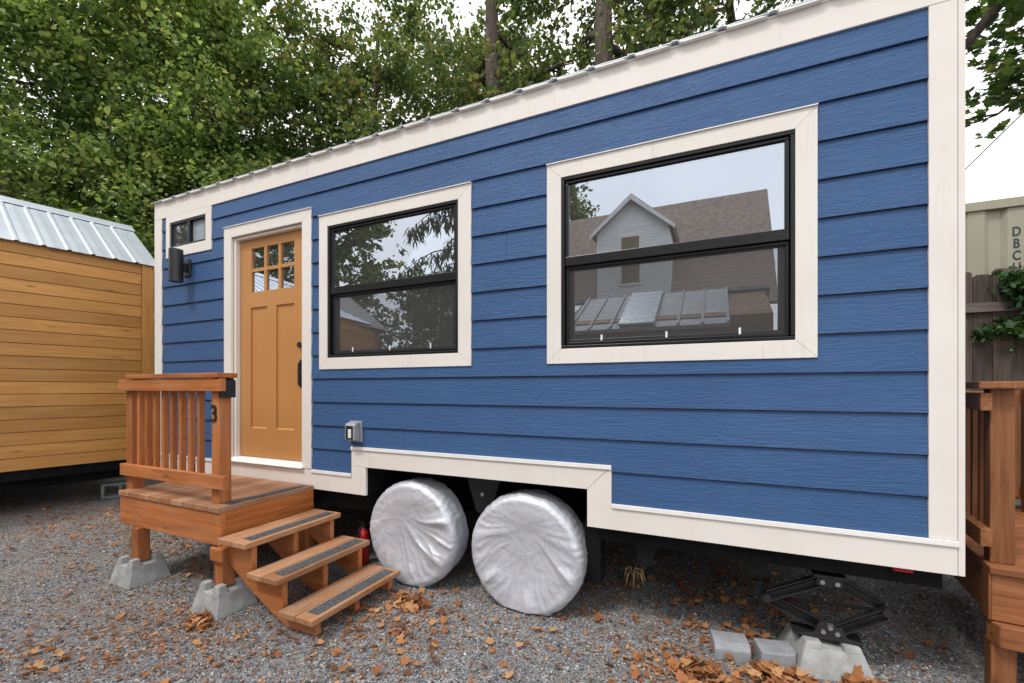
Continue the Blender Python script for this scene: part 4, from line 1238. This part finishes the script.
MB().box(-3.0, -2.38, -13.029, -13.025, 5.27, 6.88).box(-3.0, -2.38, -13.024, -13.0, 6.04, 6.09).build('window_pane', M['interior'], dmo)

sh = empty('metal_roofed_house', (-1.4, -7.0, 0))
tag(sh, 'brown boarded tiny house with a grey metal roof mirrored in the big window', 'tiny house')
MB().prism([(-8.6, .6), (-5.6, .6), (-5.6, 2.8), (-7.0, 3.45), (-8.6, 2.8)], 'x', -3.2, .9).build('wall', M['brown_x'], sh)
M['grey_sheet'] = plain('grey_metal_sheet', (.30, .315, .32), .6, .1, .15, 3)
rp = MB()
rp.prism([(-5.35, 2.64), (-7.0, 3.56), (-7.0, 3.50), (-5.38, 2.58)], 'x', -2.65, .25); rp.prism([(-8.7, 2.72), (-8.68, 2.66), (-7.001, 3.50), (-7.001, 3.56)], 'x', -3.3, 1.0)
for xx in np.arange(-2.6, .25, .4): rp.prism([(-5.349, 2.645), (-7.0, 3.565), (-7.0, 3.60), (-5.349, 2.68)], 'x', xx, xx + .04)
rp.build('roof', M['grey_sheet'], sh)
MB().prism([(-5.36, 2.69), (-6.95, 3.58), (-6.95, 3.62), (-5.36, 2.73)], 'x', -1.62, -.98).build('skylight', M['frost'], sh)
MB().prism([(-5.35, 2.75), (-7.0, 3.46), (-7.0, 3.40), (-5.38, 2.69)], 'x', -4.4, -2.75).build('porch_roof', M['flash'], sh)
for xx in (-4.3, -2.95): MB().box(xx - .05, xx + .05, -5.6, -5.5, 0, 2.72).build('porch_post', M['deck_z'], sh)
sw = empty('wooden_cabin', (-10.4, -7.0, 0))
tag(sw, 'small brown cabin with a pale hipped roof mirrored low in the left window', 'cabin')
MB().box(-13.0, -8.65, -6.9, -5.7, 0, 3.25).build('wall', M['deck_x'], sw)
MB().add([(-13.2, -5.5, 3.2), (-8.5, -5.5, 3.2), (-8.5, -7.1, 3.2), (-13.2, -7.1, 3.2), (-11.6, -6.3, 4.6), (-9.9, -6.3, 4.6)],
         [(0, 1, 5, 4), (1, 2, 5), (2, 3, 4, 5), (3, 0, 4), (3, 2, 1, 0)]).build('roof', M['grey_sheet'], sw)
MB().box(-9.9, -9.1, -5.699, -5.67, .3, 2.6).build('door', M['blackmetal'], sw)


def conifer(label, x, y, h, r0, seed):
    rd = random.Random(seed); rg = np.random.default_rng(seed)
    root = empty('conifer_tree', (x, y, 0)); tag(root, label, 'tree')
    tm = MB().tube([(x, y, -.05), (x + .1, y, h * .5), (x, y, h)], [.25, .15, .02], 10); pts_ = []
    for i in range(70):
        f = .12 + .86 * i / 70
        a = i * 2.399; ln = r0 * (1 - f) ** .75 * rd.uniform(.7, 1.15)
        p0 = Vector((x, y, h * f))
        lp_ = [p0 + Vector((math.cos(a) * ln * q, math.sin(a) * ln * q, .25 * ln * q - .65 * ln * q * q)) for q in (0, .25, .5, .75, 1)]
        tm.tube(lp_, [.03, .025, .02, .012, .005], 5, False)
        for q in range(150):
            u_ = rd.uniform(.15, 1) ** .8 * 4; k = min(int(u_), 3); b = lp_[k].lerp(lp_[k + 1], u_ - k)
            pts_.append((b.x + rd.gauss(0, .10), b.y + rd.gauss(0, .10), b.z - abs(rd.gauss(0, .16))))
    tm.build('trunk', M['bark'], root, 0, True)
    P = np.array(pts_)
    np_mesh('crown', leaf_cloud(P, .26, rg, .0, 1.4, .22) - np.array([x, y, 0]), 6, M['needle'], root)
conifer('tall drooping conifer mirrored in the upper right of the left window', -7.1, -9.2, 15, 2.8, 5)
G2 = 'broadleaf trees mirrored in the windows'
tree('broad tree mirrored in the left half of the left window', (-15.2, -11.5), 13, .25, 1.0, 3.2, 14000, .2, LD, 51, G2, 22, clump=.5)
tree('tree mirrored at mid height in the left window beside the conifer', (-10.6, -12.5), 6.5, .22, .6, 2.4, 9000, .18, LD, 52, G2, 20, clump=.4)
tree('dark tree mirrored in the upper panes of the mustard door', (-19.0, -10.0), 13, .22, 1.0, 3.6, 14000, .2, LD, 55, G2, 22, clump=.5)
tree('low bushy tree mirrored below the conifer branches', (-8.6, -14.5), 6.0, .2, .4, 3.0, 9000, .18, LB, 53, G2, 18, clump=.4)
tree('tree top mirrored above the brown roof at the left of the big window', (-6.9, -20.5), 14.0, .22, 2.0, 3.6, 8000, .22, LD, 54, G2, 18, clump=.4)

# cable
cbl = MB(); n_ = 14
for_pts = [A_.lerp(B_, i / n_) - Vector((0, 0, .03 * math.sin(math.pi * i / n_))) for i in range(n_ + 1)]
cbl.tube(for_pts, .011, 6)
tag(cbl.build('overhead_cable', M['rubber'], None, 0, True), 'thin black overhead cable crossing the pale sky below the maple', 'cable')
tag(pole.build('utility_pole', M['bark'], None, 0, True), 'grey wooden service pole hidden behind the blue house, holding the overhead cable', 'pole')

# ------------------------------------------------------------------ sky, sun, camera
wd_ = bpy.data.worlds.new('World'); sc.world = wd_; wd_.use_nodes = True
nt = wd_.node_tree; nt.nodes.clear()
outw = nt.nodes.new('ShaderNodeOutputWorld'); bg = nt.nodes.new('ShaderNodeBackground')
sky = nt.nodes.new('ShaderNodeTexSky'); sky.sky_type = 'NISHITA'; sky.sun_disc = False
SUN_EL, SUN_AZ = R(58), R(205)
sky.sun_elevation = SUN_EL; sky.sun_rotation = SUN_AZ; sky.air_density = 1.0; sky.dust_density = 3.0
tcw = nt.nodes.new('ShaderNodeTexCoord'); cn = nt.nodes.new('ShaderNodeTexNoise'); nt.links.new(tcw.outputs['Generated'], cn.inputs['Vector'])
cn.inputs['Scale'].default_value = 2.0; cn.inputs['Detail'].default_value = 5
rp_ = nt.nodes.new('ShaderNodeValToRGB'); nt.links.new(cn.outputs[0], rp_.inputs[0])
rp_.color_ramp.elements[0].position = .3; rp_.color_ramp.elements[0].color = (9.2, 9.4, 9.8, 1)
rp_.color_ramp.elements[1].position = .7; rp_.color_ramp.elements[1].color = (11.2, 11.2, 11.2, 1)
mxw = nt.nodes.new('ShaderNodeMix'); mxw.data_type = 'RGBA'; mxw.inputs[0].default_value = .9
nt.links.new(sky.outputs[0], mxw.inputs[6]); nt.links.new(rp_.outputs[0], mxw.inputs[7])
nt.links.new(mxw.outputs[2], bg.inputs[0]); bg.inputs[1].default_value = .12
nt.links.new(bg.outputs[0], outw.inputs[0])

sl = bpy.data.lights.new('sun', 'SUN'); sl.energy = 1.5; sl.angle = R(12); sl.color = (1.0, .96, .90)
so = bpy.data.objects.new('sun', sl); COL.objects.link(so)
# light comes from behind the camera, a little to the left, high up
dirv = Vector((math.sin(SUN_AZ) * math.cos(SUN_EL), math.cos(SUN_AZ) * math.cos(SUN_EL), math.sin(SUN_EL)))
so.rotation_euler = dirv.to_track_quat('Z', 'Y').to_euler(); so.location = (-6, -10, 14)

cam = bpy.data.cameras.new('camera'); co = bpy.data.objects.new('camera', cam); COL.objects.link(co)
cam.sensor_width = 36; cam.lens = 15.46875; cam.shift_y = .04541; cam.clip_start = .05; cam.clip_end = 600
co.location = (0, -2.77, 1.54); co.rotation_euler = (R(90), 0, R(24.655))
sc.camera = co

sc.view_settings.view_transform = 'Standard'; sc.view_settings.look = 'None'
sc.view_settings.exposure = .5; sc.view_settings.gamma = 1.0; sc.view_settings.use_curve_mapping = False
sc.cycles.use_denoising = True
sc.cycles.max_bounces = 8; sc.cycles.transparent_max_bounces = 12
sc.cycles.sample_clamp_indirect = 8
